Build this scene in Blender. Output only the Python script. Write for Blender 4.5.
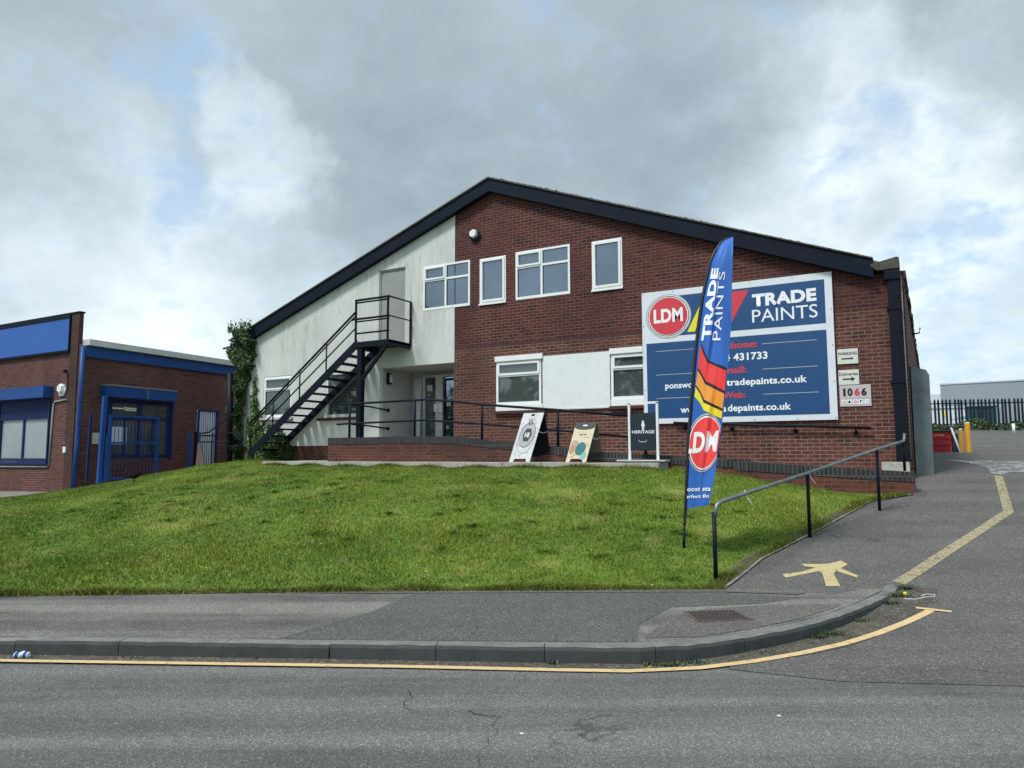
import bpy, bmesh, math, random
import numpy as np
from mathutils import Vector, Matrix
R = math.radians
random.seed(7); rng = np.random.default_rng(7)
for o in list(bpy.data.objects): bpy.data.objects.remove(o)
S = bpy.context.scene
C = S.collection

# ------------------------------------------------------------------ camera
RX = Vector((0.867874, 0.496775, -0.002901)); UP = Vector((0.04984, -0.081258, 0.995446)); FW = Vector((-0.494277, 0.864067, 0.095281))
cam_d = bpy.data.cameras.new('camera'); cam = bpy.data.objects.new('camera', cam_d); C.objects.link(cam)
cam.matrix_world = Matrix(((RX.x, UP.x, -FW.x, 0), (RX.y, UP.y, -FW.y, 0), (RX.z, UP.z, -FW.z, 1.6), (0, 0, 0, 1)))
cam_d.sensor_width = 36; cam_d.lens = 730/1024*36; cam_d.clip_end = 5000; cam_d.clip_start = .05
S.camera = cam

# ------------------------------------------------------------------ node helpers
class N:
    def __init__(s, nt): s.nt = nt
    def n(s, t, **k):
        nd = s.nt.nodes.new(t)
        for a, b in k.items():
            if a == 'inp':
                for i, v in b.items(): s.set(nd, i, v)
            else: setattr(nd, a, b)
        return nd
    def set(s, nd, i, v):
        sk = nd.inputs[i]
        if isinstance(v, bpy.types.NodeSocket): s.nt.links.new(v, sk)
        elif isinstance(v, bpy.types.Node): s.nt.links.new(v.outputs[0], sk)
        else: sk.default_value = v
    def noise(s, vec, scale, detail=4, rough=.55, dist=0, w=None):
        nd = s.n('ShaderNodeTexNoise', inp={'Vector': vec, 'Scale': scale, 'Detail': detail, 'Roughness': rough, 'Distortion': dist})
        return nd.outputs['Fac']
    def ramp(s, fac, stops, interp='LINEAR'):
        nd = s.n('ShaderNodeValToRGB'); s.set(nd, 0, fac); cr = nd.color_ramp; cr.interpolation = interp
        while len(cr.elements) < len(stops): cr.elements.new(.5)
        for e, (p, c) in zip(cr.elements, stops):
            e.position = p; e.color = (*c, 1) if hasattr(c, '__len__') else (c, c, c, 1)
        return nd.outputs[0]
    def mix(s, fac, a, b, mode='MIX'):
        nd = s.n('ShaderNodeMix', data_type='RGBA', blend_type=mode)
        s.set(nd, 0, fac)
        for i, v in ((6, a), (7, b)):
            if isinstance(v, (tuple, list)): v = (*v[:3], 1)
            s.set(nd, i, v)
        return nd.outputs[2]
    def math(s, op, a, b=0., c=0., clamp=False):
        nd = s.n('ShaderNodeMath', operation=op, use_clamp=clamp); s.set(nd, 0, a); s.set(nd, 1, b)
        if op in ('MULTIPLY_ADD', 'COMPARE', 'SMOOTH_MIN'): s.set(nd, 2, c)
        return nd.outputs[0]
    def mapr(s, v, a, b, c=0., d=1.):
        nd = s.n('ShaderNodeMapRange', clamp=True); 
        for i, x in enumerate((v, a, b, c, d)): s.set(nd, i, x)
        return nd.outputs[0]
    def vscale(s, vec, sc):
        nd = s.n('ShaderNodeMapping'); s.set(nd, 0, vec); nd.inputs['Scale'].default_value = sc; return nd.outputs[0]

# ------------------------------------------------------------------ world: real sky under a broken cloud layer
SUN_EL, SUN_AZ = 56, 205      # azimuth of the sun measured clockwise from +Y
W = bpy.data.worlds.new('World'); S.world = W; W.use_nodes = True
g = N(W.node_tree); W.node_tree.nodes.clear()
tc = g.n('ShaderNodeTexCoord').outputs['Generated']
sky = g.n('ShaderNodeTexSky', sky_type='NISHITA', sun_disc=False, sun_elevation=R(SUN_EL), sun_rotation=R(SUN_AZ), altitude=30, air_density=1, dust_density=2.0, ozone_density=1)
sp = g.n('ShaderNodeSeparateXYZ', inp={0: tc})
zc = g.math('ADD', g.math('MAXIMUM', sp.outputs[2], 0.), .42)
cx = g.math('DIVIDE', sp.outputs[0], zc); cy = g.math('DIVIDE', sp.outputs[1], zc)
cv = g.n('ShaderNodeCombineXYZ', inp={0: cx, 1: cy, 2: 0.}).outputs[0]
n1 = g.noise(cv, 1.6, 4, .5, .3)
n2 = g.noise(cv, 4.2, 8, .52, .25)
n3 = g.noise(cv, 11.0, 7, .6, .15)
def blob(d, inner, outer, gain):
    L = math.sqrt(sum(x*x for x in d)); d = [x/L for x in d]
    dn = g.n('ShaderNodeVectorMath', operation='DOT_PRODUCT', inp={0: wdir, 1: d}).outputs['Value']
    m = g.n('ShaderNodeMapRange', interpolation_type='SMOOTHSTEP', inp={0: dn, 1: math.cos(R(outer)), 2: math.cos(R(inner)), 3: 0., 4: gain})
    return m.outputs[0]
def addall(l):
    r = l[0]
    for x in l[1:]: r = g.math('ADD', r, x)
    return r
# ragged cloud edges: the direction is displaced by noise before the large masses are placed
wcol = g.n('ShaderNodeTexNoise', inp={'Vector': tc, 'Scale': 5., 'Detail': 7., 'Roughness': .58}).outputs['Color']
wsub = g.n('ShaderNodeVectorMath', operation='SUBTRACT', inp={0: wcol, 1: (.5, .5, .5)}).outputs[0]
wdir = g.n('ShaderNodeVectorMath', operation='NORMALIZE', inp={0: g.n('ShaderNodeVectorMath', operation='MULTIPLY_ADD', inp={0: wsub, 1: (.42, .42, .42), 2: tc}).outputs[0]}).outputs[0]
br = addall([g.math('MULTIPLY', n1, .30), g.math('MULTIPLY', n2, .29), g.math('MULTIPLY', n3, .13), .13,
    blob((-.05, .94, .32), 1, 15, .18), blob((-.01, .93, .40), 1, 8, .08), blob((-.80, .55, .17), 1, 16, .13), blob((-.69, .61, .385), .3, 5.5, .15), blob((-.86, .42, .22), 2, 14, .06),
    blob((-.40, .80, .48), 4, 26, -.04), blob((-.86, .40, .44), 2, 16, -.03), blob((-.25, .87, .38), 2, 10, -.02), blob((-.01, .88, .5), 1, 9, -.07),
    blob((.08, .98, .15), 2, 14, .12), blob((-.2, .96, .18), 2, 11, .04)])
hz = g.mapr(sp.outputs[2], .0, .30, .14, 0.)
br = g.math('ADD', br, hz)
cloud = g.ramp(br, [(.36, (2.05, 2.58, 2.98)), (.47, (2.60, 3.18, 3.62)), (.58, (3.4, 4.08, 4.52)), (.69, (4.55, 5.25, 5.65)), (.81, (6.1, 6.75, 7.0)), (1.0, (8.3, 8.6, 8.7))])
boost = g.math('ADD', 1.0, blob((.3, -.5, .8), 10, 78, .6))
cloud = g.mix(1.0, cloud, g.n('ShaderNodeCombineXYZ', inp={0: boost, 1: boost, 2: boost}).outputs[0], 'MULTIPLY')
hole = addall([g.math('MULTIPLY', g.math('SUBTRACT', n2, .5), 1.8), g.math('MULTIPLY', g.math('SUBTRACT', n3, .5), 2.2), blob((-.745, .54, .39), .5, 6, .40), blob((-.79, .51, .33), .5, 6, .34), blob((-.02, .92, .395), .5, 4.5, .45), blob((.0, .96, .27), 1, 5, .30), blob((.1, .97, .2), 2, 13, .34)])
hole = g.mapr(hole, .12, .70, 0., .72)
skyc = g.mix(1.0, sky.outputs[0], (1.1, 1.1, 1.1), 'MULTIPLY')
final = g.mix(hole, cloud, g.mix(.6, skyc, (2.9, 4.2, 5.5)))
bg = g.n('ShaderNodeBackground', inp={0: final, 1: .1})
out = g.n('ShaderNodeOutputWorld', inp={0: bg.outputs[0]})
W.cycles.sampling_method = 'MANUAL'; W.cycles.sample_map_resolution = 512

sd = bpy.data.lights.new('sun', 'SUN'); sd.energy = 2.0; sd.angle = R(13); sd.color = (1, .975, .94)
sun = bpy.data.objects.new('sun', sd); C.objects.link(sun)
sv = Vector((math.sin(R(SUN_AZ))*math.cos(R(SUN_EL)), math.cos(R(SUN_AZ))*math.cos(R(SUN_EL)), math.sin(R(SUN_EL))))
sun.rotation_euler = sv.to_track_quat('Z', 'Y').to_euler(); sun.location = sv*60
S.view_settings.view_transform = 'Standard'; S.view_settings.look = 'None'; S.view_settings.exposure = .76; S.view_settings.gamma = 1
S.render.engine = 'CYCLES'; S.render.resolution_x = 1024; S.render.resolution_y = 768
S.cycles.max_bounces = 6; S.cycles.transparent_max_bounces = 12

# ------------------------------------------------------------------ materials
MATS = {}
def newmat(name):
    m = bpy.data.materials.new(name); m.use_nodes = True; m.node_tree.nodes.clear(); return m, N(m.node_tree)
def finish(g, col, rough=.6, metal=0., bump=None, bstr=.3, bdist=.01, spec=.5):
    p = g.n('ShaderNodeBsdfPrincipled')
    if isinstance(col, (tuple, list)): col = (*col[:3], 1)
    g.set(p, 'Base Color', col); g.set(p, 'Roughness', rough); g.set(p, 'Metallic', metal); g.set(p, 'Specular IOR Level', spec)
    if bump is not None:
        b = g.n('ShaderNodeBump', inp={'Strength': bstr, 'Distance': bdist, 'Height': bump}); g.set(p, 'Normal', b.outputs[0])
    g.n('ShaderNodeOutputMaterial', inp={0: p.outputs[0]})
    return p
def objc(g): return g.n('ShaderNodeNewGeometry').outputs['Position']
def paint(name, col, rough=.45, var=.18, dirt=None, metal=0., scale=3.0, bstr=.1, spec=.5):
    if name in MATS: return MATS[name]
    m, g = newmat(name); P = objc(g)
    a = g.noise(P, scale, 6, .6); b = g.noise(P, scale*14, 3, .5)
    lo = tuple(c*(1-var) for c in col); hi = tuple(min(1, c*(1+var)) for c in col)
    c = g.ramp(a, [(.3, lo), (.7, hi)])
    if dirt: c = g.mix(g.mapr(g.noise(P, scale*2.3, 7, .65), .52, .75, 0, .7), c, dirt)
    r = g.mapr(b, .3, .7, max(.05, rough-.08), min(1, rough+.1))
    finish(g, c, r, metal, b, bstr, .004, spec); MATS[name] = m; return m
def brick_mat(name, c1, c2, c3, mortar, mvar=.5, stain=(.05, .035, .03), stain_amt=.5, rows=.075, width=.225):
    m, g = newmat(name)
    uv = g.n('ShaderNodeUVMap').outputs[0]; P = objc(g)
    wob = g.n('ShaderNodeVectorMath', operation='MULTIPLY_ADD', inp={0: g.n('ShaderNodeTexNoise', inp={'Vector': uv, 'Scale': 9.0, 'Detail': 2.}).outputs['Color'], 1: (.008, .006, 0), 2: uv}).outputs[0]
    def bt(ca, cb, mo, bias=0., sc=1.):
        return g.n('ShaderNodeTexBrick', offset=.5, inp={'Vector': wob, 'Color1': (*ca, 1), 'Color2': (*cb, 1), 'Mortar': (*mo, 1), 'Scale': sc, 'Mortar Size': .0075, 'Mortar Smooth': .2, 'Bias': bias, 'Brick Width': width, 'Row Height': rows})
    b1 = bt(c1, c2, mortar)
    # a random value per brick
    u = g.n('ShaderNodeSeparateXYZ', inp={0: wob})
    row = g.math('FLOOR', g.math('DIVIDE', u.outputs[1], rows))
    off = g.math('MULTIPLY', g.math('FRACT', g.math('MULTIPLY', row, .5)), width)
    colm = g.math('FLOOR', g.math('DIVIDE', g.math('ADD', u.outputs[0], off), width))
    wn = g.n('ShaderNodeTexWhiteNoise', noise_dimensions='2D', inp={0: g.n('ShaderNodeCombineXYZ', inp={0: colm, 1: row, 2: 0.}).outputs[0]})
    face = g.ramp(wn.outputs[0], [(0, c1), (.45, c2), (.78, c1), (1., c3)])
    face = g.mix(g.mapr(g.noise(P, 60., 4, .6), .3, .7, 0, .35), face, tuple(c*.55 for c in c1))
    ms = g.noise(P, .8, 6, .6)
    mo = g.mix(g.mapr(ms, .38, .66, 0, mvar), mortar, tuple(c*.35 for c in mortar))
    col = g.mix(b1.outputs['Fac'], face, mo)
    st = g.noise(g.vscale(P, (1, 1, .6)), .55, 7, .62)
    col = g.mix(g.mapr(st, .46, .70, 0, stain_amt), col, stain)
    ef = g.noise(P, 1.7, 8, .72)
    col = g.mix(g.mapr(ef, .66, .76, 0, .32), col, (.42, .36, .31))
    h = g.math('ADD', g.math('MULTIPLY', b1.outputs['Fac'], -1.), g.math('MULTIPLY', g.noise(P, 90., 3), .35))
    finish(g, col, .85, 0, h, .55, .006, .25); MATS[name] = m; return m
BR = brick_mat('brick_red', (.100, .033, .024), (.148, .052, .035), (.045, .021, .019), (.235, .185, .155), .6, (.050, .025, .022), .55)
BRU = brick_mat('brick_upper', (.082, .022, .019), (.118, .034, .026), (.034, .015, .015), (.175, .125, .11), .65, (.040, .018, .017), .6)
BR2 = brick_mat('brick_ramp_wall', (.115, .036, .024), (.165, .056, .036), (.05, .022, .018), (.15, .11, .09), .7, (.040, .026, .022), .85)
BR3 = brick_mat('brick_neighbour', (.118, .040, .036), (.160, .058, .046), (.052, .030, .034), (.20, .155, .135), .7, (.050, .028, .027), .5)
BLUEBR = brick_mat('brick_blue', (.028, .032, .036), (.045, .05, .052), (.02, .022, .026), (.13, .12, .11), .6, (.03, .03, .028), .5, rows=.3, width=.075)
def render_wall():
    m, g = newmat('painted_render'); P = objc(g)
    base = g.ramp(g.noise(P, .9, 5, .6), [(.3, (.53, .555, .52)), (.7, (.62, .64, .605))])
    streak = g.noise(g.vscale(P, (6, 6, .55)), 1.0, 6, .65)
    big = g.noise(P, .42, 4, .5)
    z = g.n('ShaderNodeSeparateXYZ', inp={0: P}).outputs[2]
    up = g.mapr(z, 3.6, 5.2, .18, 1.)
    am = g.math('MULTIPLY', g.math('MULTIPLY', g.mapr(streak, .44, .70, 0, .45), g.mapr(big, .36, .6, .25, 1.)), up)
    col = g.mix(am, base, (.20, .225, .17))
    fine = g.noise(g.vscale(P, (16, 16, 2.5)), 1., 4, .6)
    col = g.mix(g.math('MULTIPLY', g.mapr(fine, .58, .74, 0, .5), up), col, (.13, .14, .12))
    rust = g.noise(g.vscale(P, (3, 3, .8)), 1.3, 5, .6)
    col = g.mix(g.mapr(rust, .68, .8, 0, .35), col, (.40, .34, .24))
    finish(g, col, .85, 0, g.noise(P, 110., 4, .6), .5, .006, .2); return m
WHITE = render_wall()
def asphalt(name, dark, light, tint, patch=.5, sp=180., crack=True, blot=.7):
    m, g = newmat(name); P = objc(g)
    big = g.noise(P, blot, 6, .6, .4)
    base = g.ramp(big, [(.3, dark), (.72, light)])
    tr = g.noise(g.vscale(g.n('ShaderNodeVectorRotate', rotation_type='Z_AXIS', inp={0: P, 3: R(-29.8)}).outputs[0], (.12, 2.2, 1)), 1.0, 4, .5)
    base = g.mix(g.mapr(tr, .42, .60, 0, patch), base, tint)
    vor = g.n('ShaderNodeTexVoronoi', inp={'Vector': P, 'Scale': sp*.42}); 
    stone = g.ramp(g.n('ShaderNodeSeparateColor', inp={0: vor.outputs['Color']}).outputs[0], [(0, .5), (.6, .96), (.86, 1.28), (.97, 2.0), (1, 2.7)])
    base = g.mix(.8, base, g.mix(1., base, stone, 'MULTIPLY'))
    fn = g.noise(P, sp, 3, .7)
    base = g.mix(1., base, g.ramp(fn, [(.25, .66), (.75, 1.36)]), 'MULTIPLY')
    h = g.math('ADD', vor.outputs['Distance'], fn)
    if crack:
        wv = g.n('ShaderNodeVectorMath', operation='MULTIPLY_ADD', inp={0: g.n('ShaderNodeTexNoise', inp={'Vector': P, 'Scale': 2.2, 'Detail': 6.}).outputs['Color'], 1: (.9, .9, 0), 2: P}).outputs[0]
        vc = g.n('ShaderNodeTexVoronoi', feature='DISTANCE_TO_EDGE', inp={'Vector': wv, 'Scale': .42})
        mk = g.math('MULTIPLY', g.mapr(vc.outputs[0], .002, .007, 1, 0), g.mapr(g.noise(P, .6, 3), .56, .66, 0, .8))
        base = g.mix(mk, base, (.02, .02, .018)); 
    st = g.noise(P, 1.6, 8, .75)
    base = g.mix(g.mapr(st, .56, .70, 0, .42), base, tuple(c*.55 for c in dark))
    sc = g.noise(g.vscale(P, (.7, .7, 1)), 2.3, 9, .78)
    base = g.mix(g.mapr(sc, .60, .72, 0, .4), base, tuple(min(1, c*1.5) for c in light))
    finish(g, base, .88, 0, h, .55, .006, .3); MATS[name] = m; return m
ROAD = asphalt('road_asphalt', (.082, .084, .081), (.128, .130, .124), (.168, .169, .160), .9, 330.)
DRIVE = asphalt('drive_asphalt', (.078, .077, .073), (.120, .116, .108), (.130, .122, .112), .6, 230.)
PAVE = asphalt('pavement_asphalt', (.066, .068, .064), (.150, .146, .130), (.205, .196, .172), .85, 300., blot=1.3)
PATCH = asphalt('pavement_patch', (.10, .092, .082), (.155, .142, .128), (.115, .105, .095), .4, 230., False)
PATCH2 = asphalt('pavement_dark_patch', (.076, .079, .074), (.118, .120, .111), (.10, .102, .095), .4, 230., False)
GUT = asphalt('gutter_grit', (.075, .068, .055), (.13, .115, .09), (.06, .056, .046), .5, 120., False, 4.)
CONC = paint('concrete', (.36, .35, .31), .9, .22, (.13, .13, .105), scale=4., bstr=.4)
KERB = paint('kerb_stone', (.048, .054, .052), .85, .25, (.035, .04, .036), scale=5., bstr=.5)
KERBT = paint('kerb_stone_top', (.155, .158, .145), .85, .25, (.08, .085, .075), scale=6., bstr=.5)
NAVY = paint('navy_black_paint', (.0045, .0075, .016), .5, .25, scale=6., spec=.16)
FASC = paint('fascia_black', (.004, .0085, .019), .6, .2, (.009, .015, .026), scale=2.5, spec=.14)
BLUE = paint('blue_paint', (.010, .062, .235), .5, .15, (.02, .05, .14), scale=3., spec=.3)
BLUEP = paint('blue_panel', (.018, .105, .39), .5, .06, scale=1.2)
BLUED = paint('dark_blue_paint', (.006, .022, .10), .5, .15, scale=3., spec=.25)
WFR = paint('white_window_frame', (.78, .80, .79), .35, .04, scale=3.)
WFD = paint('dull_white_paint', (.55, .56, .54), .5, .1, (.3, .3, .27), scale=5.)
DOORG = paint('grey_door', (.27, .285, .27), .55, .06, (.22, .23, .20), scale=1.5)
SILL = paint('brown_sill', (.06, .017, .017), .6, .2, scale=6.)
GREYM = paint('galvanised', (.21, .265, .265), .6, .18, (.14, .18, .175), 0., scale=4.5)
ROOFM = paint('grey_roof_sheet', (.16, .16, .15), .8, .2, (.1, .11, .08), scale=1.5)
SIGNW = paint('banner_white', (.66, .70, .74), .4, .04, scale=2.)
SIGNB = paint('banner_blue', (.012, .066, .185), .38, .05, scale=2.)
PRW = paint('print_white', (.80, .82, .84), .4, .02)
PRR = paint('print_red', (.60, .045, .06), .4, .04)
PRRB = paint('print_red_bright', (.78, .05, .05), .4, .04)
PRY = paint('print_yellow', (.78, .66, .03), .4, .04)
PRO = paint('print_orange', (.80, .32, .045), .4, .04)
PRK = paint('print_black', (.012, .013, .016), .45, .1)
PRG = paint('print_silver', (.42, .44, .46), .35, .1)
FLAGB = paint('flag_blue', (.022, .12, .44), .6, .06, scale=2.)
CREAM = paint('cream_board', (.66, .58, .40), .5, .05)
KRAFT = paint('board_back_brown', (.11, .095, .07), .8, .15)
TEAL = paint('print_teal', (.03, .16, .17), .5, .06)
MINT = paint('print_mint', (.22, .46, .40), .5, .06)
PINK = paint('print_pink', (.50, .33, .27), .5, .06)
CHAR = paint('charcoal_print', (.045, .05, .058), .5, .06)
SNAVY = paint('heritage_navy', (.014, .024, .038), .4, .06)
MARKB = paint('marble_print', (.66, .67, .69), .4, .12, (.27, .28, .31), scale=7.)
SIGNC = paint('sign_cream', (.62, .63, .56), .5, .05)
SIGNP = paint('sign_pinkgrey', (.50, .46, .46), .5, .05)
BOLL = paint('bollard_yellow', (.70, .34, .03), .5, .1, scale=3.)
BINR = paint('bin_red', (.42, .016, .03), .45, .1)
BINK = paint('bin_dark', (.03, .045, .05), .5, .1)
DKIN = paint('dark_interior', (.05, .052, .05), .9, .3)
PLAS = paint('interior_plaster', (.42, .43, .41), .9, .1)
WARE = paint('warehouse_cladding', (.30, .34, .37), .7, .05, scale=.2)
PALE = paint('pale_distant_wall', (.55, .60, .64), .8, .05, scale=.2)
BARK = paint('brown_stem', (.07, .05, .035), .9, .2)
WOODB = paint('cardboard', (.30, .20, .12), .8, .1)
RUST = paint('rusty_iron', (.09, .065, .055), .8, .3, (.12, .06, .04), scale=12.)
def worn(name, col, hide, lo, hi, sc=14.):
    m, g = newmat(name); P = objc(g)
    a = g.math('ADD', g.math('MULTIPLY', g.noise(P, sc, 8, .7), .6), g.math('MULTIPLY', g.noise(P, sc*6, 5, .7), .4)); b = g.noise(P, 3., 4, .6)
    c = g.mix(g.mapr(b, .3, .7, 0, .4), col, tuple(x*.7 for x in col))
    c = g.mix(g.mapr(g.noise(P, 160., 3, .6), .45, .7, 0, .4), c, tuple(x*.5 for x in col))
    p = g.n('ShaderNodeBsdfPrincipled'); g.set(p, 'Base Color', c); g.set(p, 'Roughness', .8); g.set(p, 'Specular IOR Level', .3)
    bm_ = g.n('ShaderNodeBump', inp={'Strength': .4, 'Distance': .004, 'Height': g.noise(P, 150., 3)}); g.set(p, 'Normal', bm_.outputs[0])
    t = g.n('ShaderNodeBsdfTransparent')
    mx = g.n('ShaderNodeMixShader', inp={0: g.mapr(a, lo, hi, 0, .95), 1: p.outputs[0], 2: t.outputs[0]})
    g.n('ShaderNodeOutputMaterial', inp={0: mx.outputs[0]}); return m
YEL = worn('road_paint_yellow', (.66, .48, .25), (.12, .115, .10), .54, .66)
YELD = worn('worn_ochre_paint', (.36, .315, .19), (.105, .10, .09), .50, .62)
FIGM = worn('figure_paint', (.52, .43, .22), (.13, .12, .09), .545, .64)
PALEST = worn('pale_spill', (.42, .44, .45), (.115, .115, .11), .40, .56, 4.)
def glass_mat(name, tint, mirror, refl):
    m, g = newmat(name)
    tr = g.n('ShaderNodeBsdfTransparent', inp={0: (*tint, 1)})
    gl = g.n('ShaderNodeBsdfGlossy', inp={0: (*refl, 1), 1: .03})
    P = objc(g); b = g.n('ShaderNodeBump', inp={'Strength': .06, 'Distance': .02, 'Height': g.noise(P, 1.6, 2)}); g.set(gl, 'Normal', b.outputs[0])
    df = g.n('ShaderNodeBsdfDiffuse', inp={0: (.15, .18, .175, 1)})
    m1 = g.n('ShaderNodeMixShader', inp={0: .16 if mirror > .2 else .42, 1: tr.outputs[0], 2: df.outputs[0]})
    fr = g.n('ShaderNodeFresnel', inp={0: 1.5}); fa = g.math('MAXIMUM', fr.outputs[0], mirror)
    mx = g.n('ShaderNodeMixShader', inp={0: fa, 1: m1.outputs[0], 2: gl.outputs[0]})
    g.n('ShaderNodeOutputMaterial', inp={0: mx.outputs[0]}); return m
GLU = glass_mat('window_glass_upper', (.55, .6, .65), .27, (.72, .85, .98))
GLL = glass_mat('window_glass_lower', (.5, .55, .54), .14, (.85, .95, .93))
def grass_mat(name, blade):
    m, g = newmat(name); P = objc(g)
    a = g.noise(P, .55, 5, .6, .3); b = g.noise(P, 3.2, 6, .65); c_ = g.noise(P, 40., 3, .6); d_ = g.noise(g.vscale(P, (1., 1., .2)), 1.3, 6, .68)
    col = g.ramp(b, [(.28, (.056, .106, .012)), (.5, (.098, .162, .019)), (.74, (.145, .208, .032))])
    col = g.mix(g.mapr(a, .44, .68, 0, .55), col, (.185, .235, .030))
    col = g.mix(g.mapr(d_, .54, .70, 0, .7), col, (.27, .265, .08))
    col = g.mix(1., col, g.ramp(c_, [(.25, .6), (.75, 1.42)]), 'MULTIPLY')
    if blade:
        v = g.n('ShaderNodeVertexColor', layer_name='tone').outputs[0]
        col = g.mix(1., col, v, 'MULTIPLY')
    finish(g, col, .7, 0, c_ if not blade else None, .5, .02, .2); return m
GRS = grass_mat('lawn_soil', False); GRB = grass_mat('lawn_blades', True)
def leaf_mat(name, a, b, c):
    m, g = newmat(name)
    v = g.n('ShaderNodeVertexColor', layer_name='tone').outputs[0]
    f = g.n('ShaderNodeSeparateColor', inp={0: v}).outputs[0]
    col = g.ramp(f, [(0, a), (.55, b), (1, c)])
    finish(g, col, .5, 0, None, spec=.4); return m
IVY = leaf_mat('ivy_leaf', (.018, .042, .010), (.045, .092, .020), (.105, .165, .042))
IVYL = leaf_mat('climber_leaf', (.045, .095, .022), (.085, .155, .038), (.16, .23, .06))
HEDG = leaf_mat('hedge_leaf', (.02, .04, .015), (.045, .08, .03), (.09, .13, .05))

# ------------------------------------------------------------------ object helpers
ORI = {}
def thing(name, label, cat, loc=(0, 0, 0), group=None, rot=0.):
    o = bpy.data.objects.new(name, None); C.objects.link(o); o.location = loc; o.rotation_euler = (0, 0, rot)
    o.empty_display_size = .3
    o['label'] = label; o['category'] = cat
    if group: o['group'] = group
    ORI[o.name] = (Matrix.Translation(Vector(loc)) @ Matrix.Rotation(rot, 4, 'Z')).inverted()
    return o
def root_inv(p):
    while p.parent: p = p.parent
    return ORI.get(p.name, Matrix.Identity(4))
def boxuv(bm):
    uv = bm.loops.layers.uv.verify()
    for f in bm.faces:
        n = f.normal
        for l in f.loops:
            p = l.vert.co
            if abs(n.z) > .7: l[uv].uv = (p.x, p.y)
            else:
                t = Vector((-n.y, n.x, 0)); 
                if t.length < 1e-6: t = Vector((1, 0, 0))
                t.normalize(); l[uv].uv = (p.dot(t), p.z)
def obj(name, bm, m, parent=None, smooth=False, uv=True, label=None, cat=None, kind=None, group=None):
    bm.normal_update()
    if uv: boxuv(bm)
    if smooth:
        for f in bm.faces: f.smooth = True
    me = bpy.data.meshes.new(name)
    off = None
    if parent is not None: bm.transform(root_inv(parent))
    elif kind is None:   # a one-mesh thing: put its origin at its base
        vs = [v.co for v in bm.verts]
        if vs:
            off = Vector(((min(v.x for v in vs)+max(v.x for v in vs))/2, (min(v.y for v in vs)+max(v.y for v in vs))/2, min(v.z for v in vs)))
            bm.transform(Matrix.Translation(-off))
    bm.to_mesh(me); bm.free()
    for mm in (m if isinstance(m, (list, tuple)) else [m]): me.materials.append(mm)
    o = bpy.data.objects.new(name, me); C.objects.link(o)
    if parent is not None: o.parent = parent
    if off is not None: o.location = off; ORI[o.name] = Matrix.Translation(off).inverted()
    if label: o['label'] = label
    if cat: o['category'] = cat
    if kind: o['kind'] = kind
    if group: o['group'] = group
    return o
def B(): return bmesh.new()
def box(bm, x0, x1, y0, y1, z0, z1, mi=0, bev=0.):
    vs = [bm.verts.new(p) for p in ((x0, y0, z0), (x1, y0, z0), (x1, y1, z0), (x0, y1, z0), (x0, y0, z1), (x1, y0, z1), (x1, y1, z1), (x0, y1, z1))]
    fs = [bm.faces.new([vs[i] for i in q]) for q in ((3, 2, 1, 0), (4, 5, 6, 7), (0, 1, 5, 4), (1, 2, 6, 5), (2, 3, 7, 6), (3, 0, 4, 7))]
    for f in fs: f.material_index = mi
    if bev:
        es = list({e for f in fs for e in f.edges}); bmesh.ops.bevel(bm, geom=es, offset=bev, segments=2, affect='EDGES', profile=.7)
    return bm
def prism(bm, pts, ext, mi=0):
    """closed prism from a planar 3D outline and an extrusion vector"""
    ext = Vector(ext); a = [bm.verts.new(p) for p in pts]; b = [bm.verts.new(Vector(p)+ext) for p in pts]
    n = len(pts); fs = [bm.faces.new(a[::-1]), bm.faces.new(b)]
    for i in range(n): fs.append(bm.faces.new([a[i], a[(i+1) % n], b[(i+1) % n], b[i]]))
    for f in fs: f.material_index = mi
    bmesh.ops.recalc_face_normals(bm, faces=fs); return bm
def tube(bm, pts, r, seg=8, sq=False, cap=True):
    pts = [Vector(p) for p in pts]; rings = []; n = len(pts)
    ref = None
    for i, p in enumerate(pts):
        d = (pts[min(i+1, n-1)]-pts[max(i-1, 0)]).normalized()
        if ref is None or abs(ref.dot(d)) > .98: ref = Vector((0, 0, 1)) if abs(d.z) < .9 else Vector((1, 0, 0))
        a = d.cross(ref).normalized(); b = a.cross(d).normalized()
        k = 4 if sq else seg; rr = r[i] if isinstance(r, (list, tuple)) else r
        if sq: rr *= 1.414
        rings.append([bm.verts.new(p+a*rr*math.cos(2*math.pi*(j+.5*sq)/k)+b*rr*math.sin(2*math.pi*(j+.5*sq)/k)) for j in range(k)])
    fs = []
    for A, Bq in zip(rings, rings[1:]):
        for j in range(len(A)):
            f = bm.faces.new([A[j], A[(j+1) % len(A)], Bq[(j+1) % len(A)], Bq[j]]); f.smooth = not sq; fs.append(f)
    if cap: fs += [bm.faces.new(rings[0][::-1]), bm.faces.new(rings[-1])]
    bmesh.ops.recalc_face_normals(bm, faces=fs)
    return bm
def cyl(bm, c, r, h, seg=20, axis='Z', r2=None):
    M = {'Z': Matrix.Identity(4), 'X': Matrix.Rotation(R(90), 4, 'Y'), 'Y': Matrix.Rotation(R(-90), 4, 'X')}[axis]
    bmesh.ops.create_cone(bm, cap_ends=True, segments=seg, radius1=r, radius2=r if r2 is None else r2, depth=h, matrix=Matrix.Translation(Vector(c)) @ M @ Matrix.Translation((0, 0, h/2)))
    return bm
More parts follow.
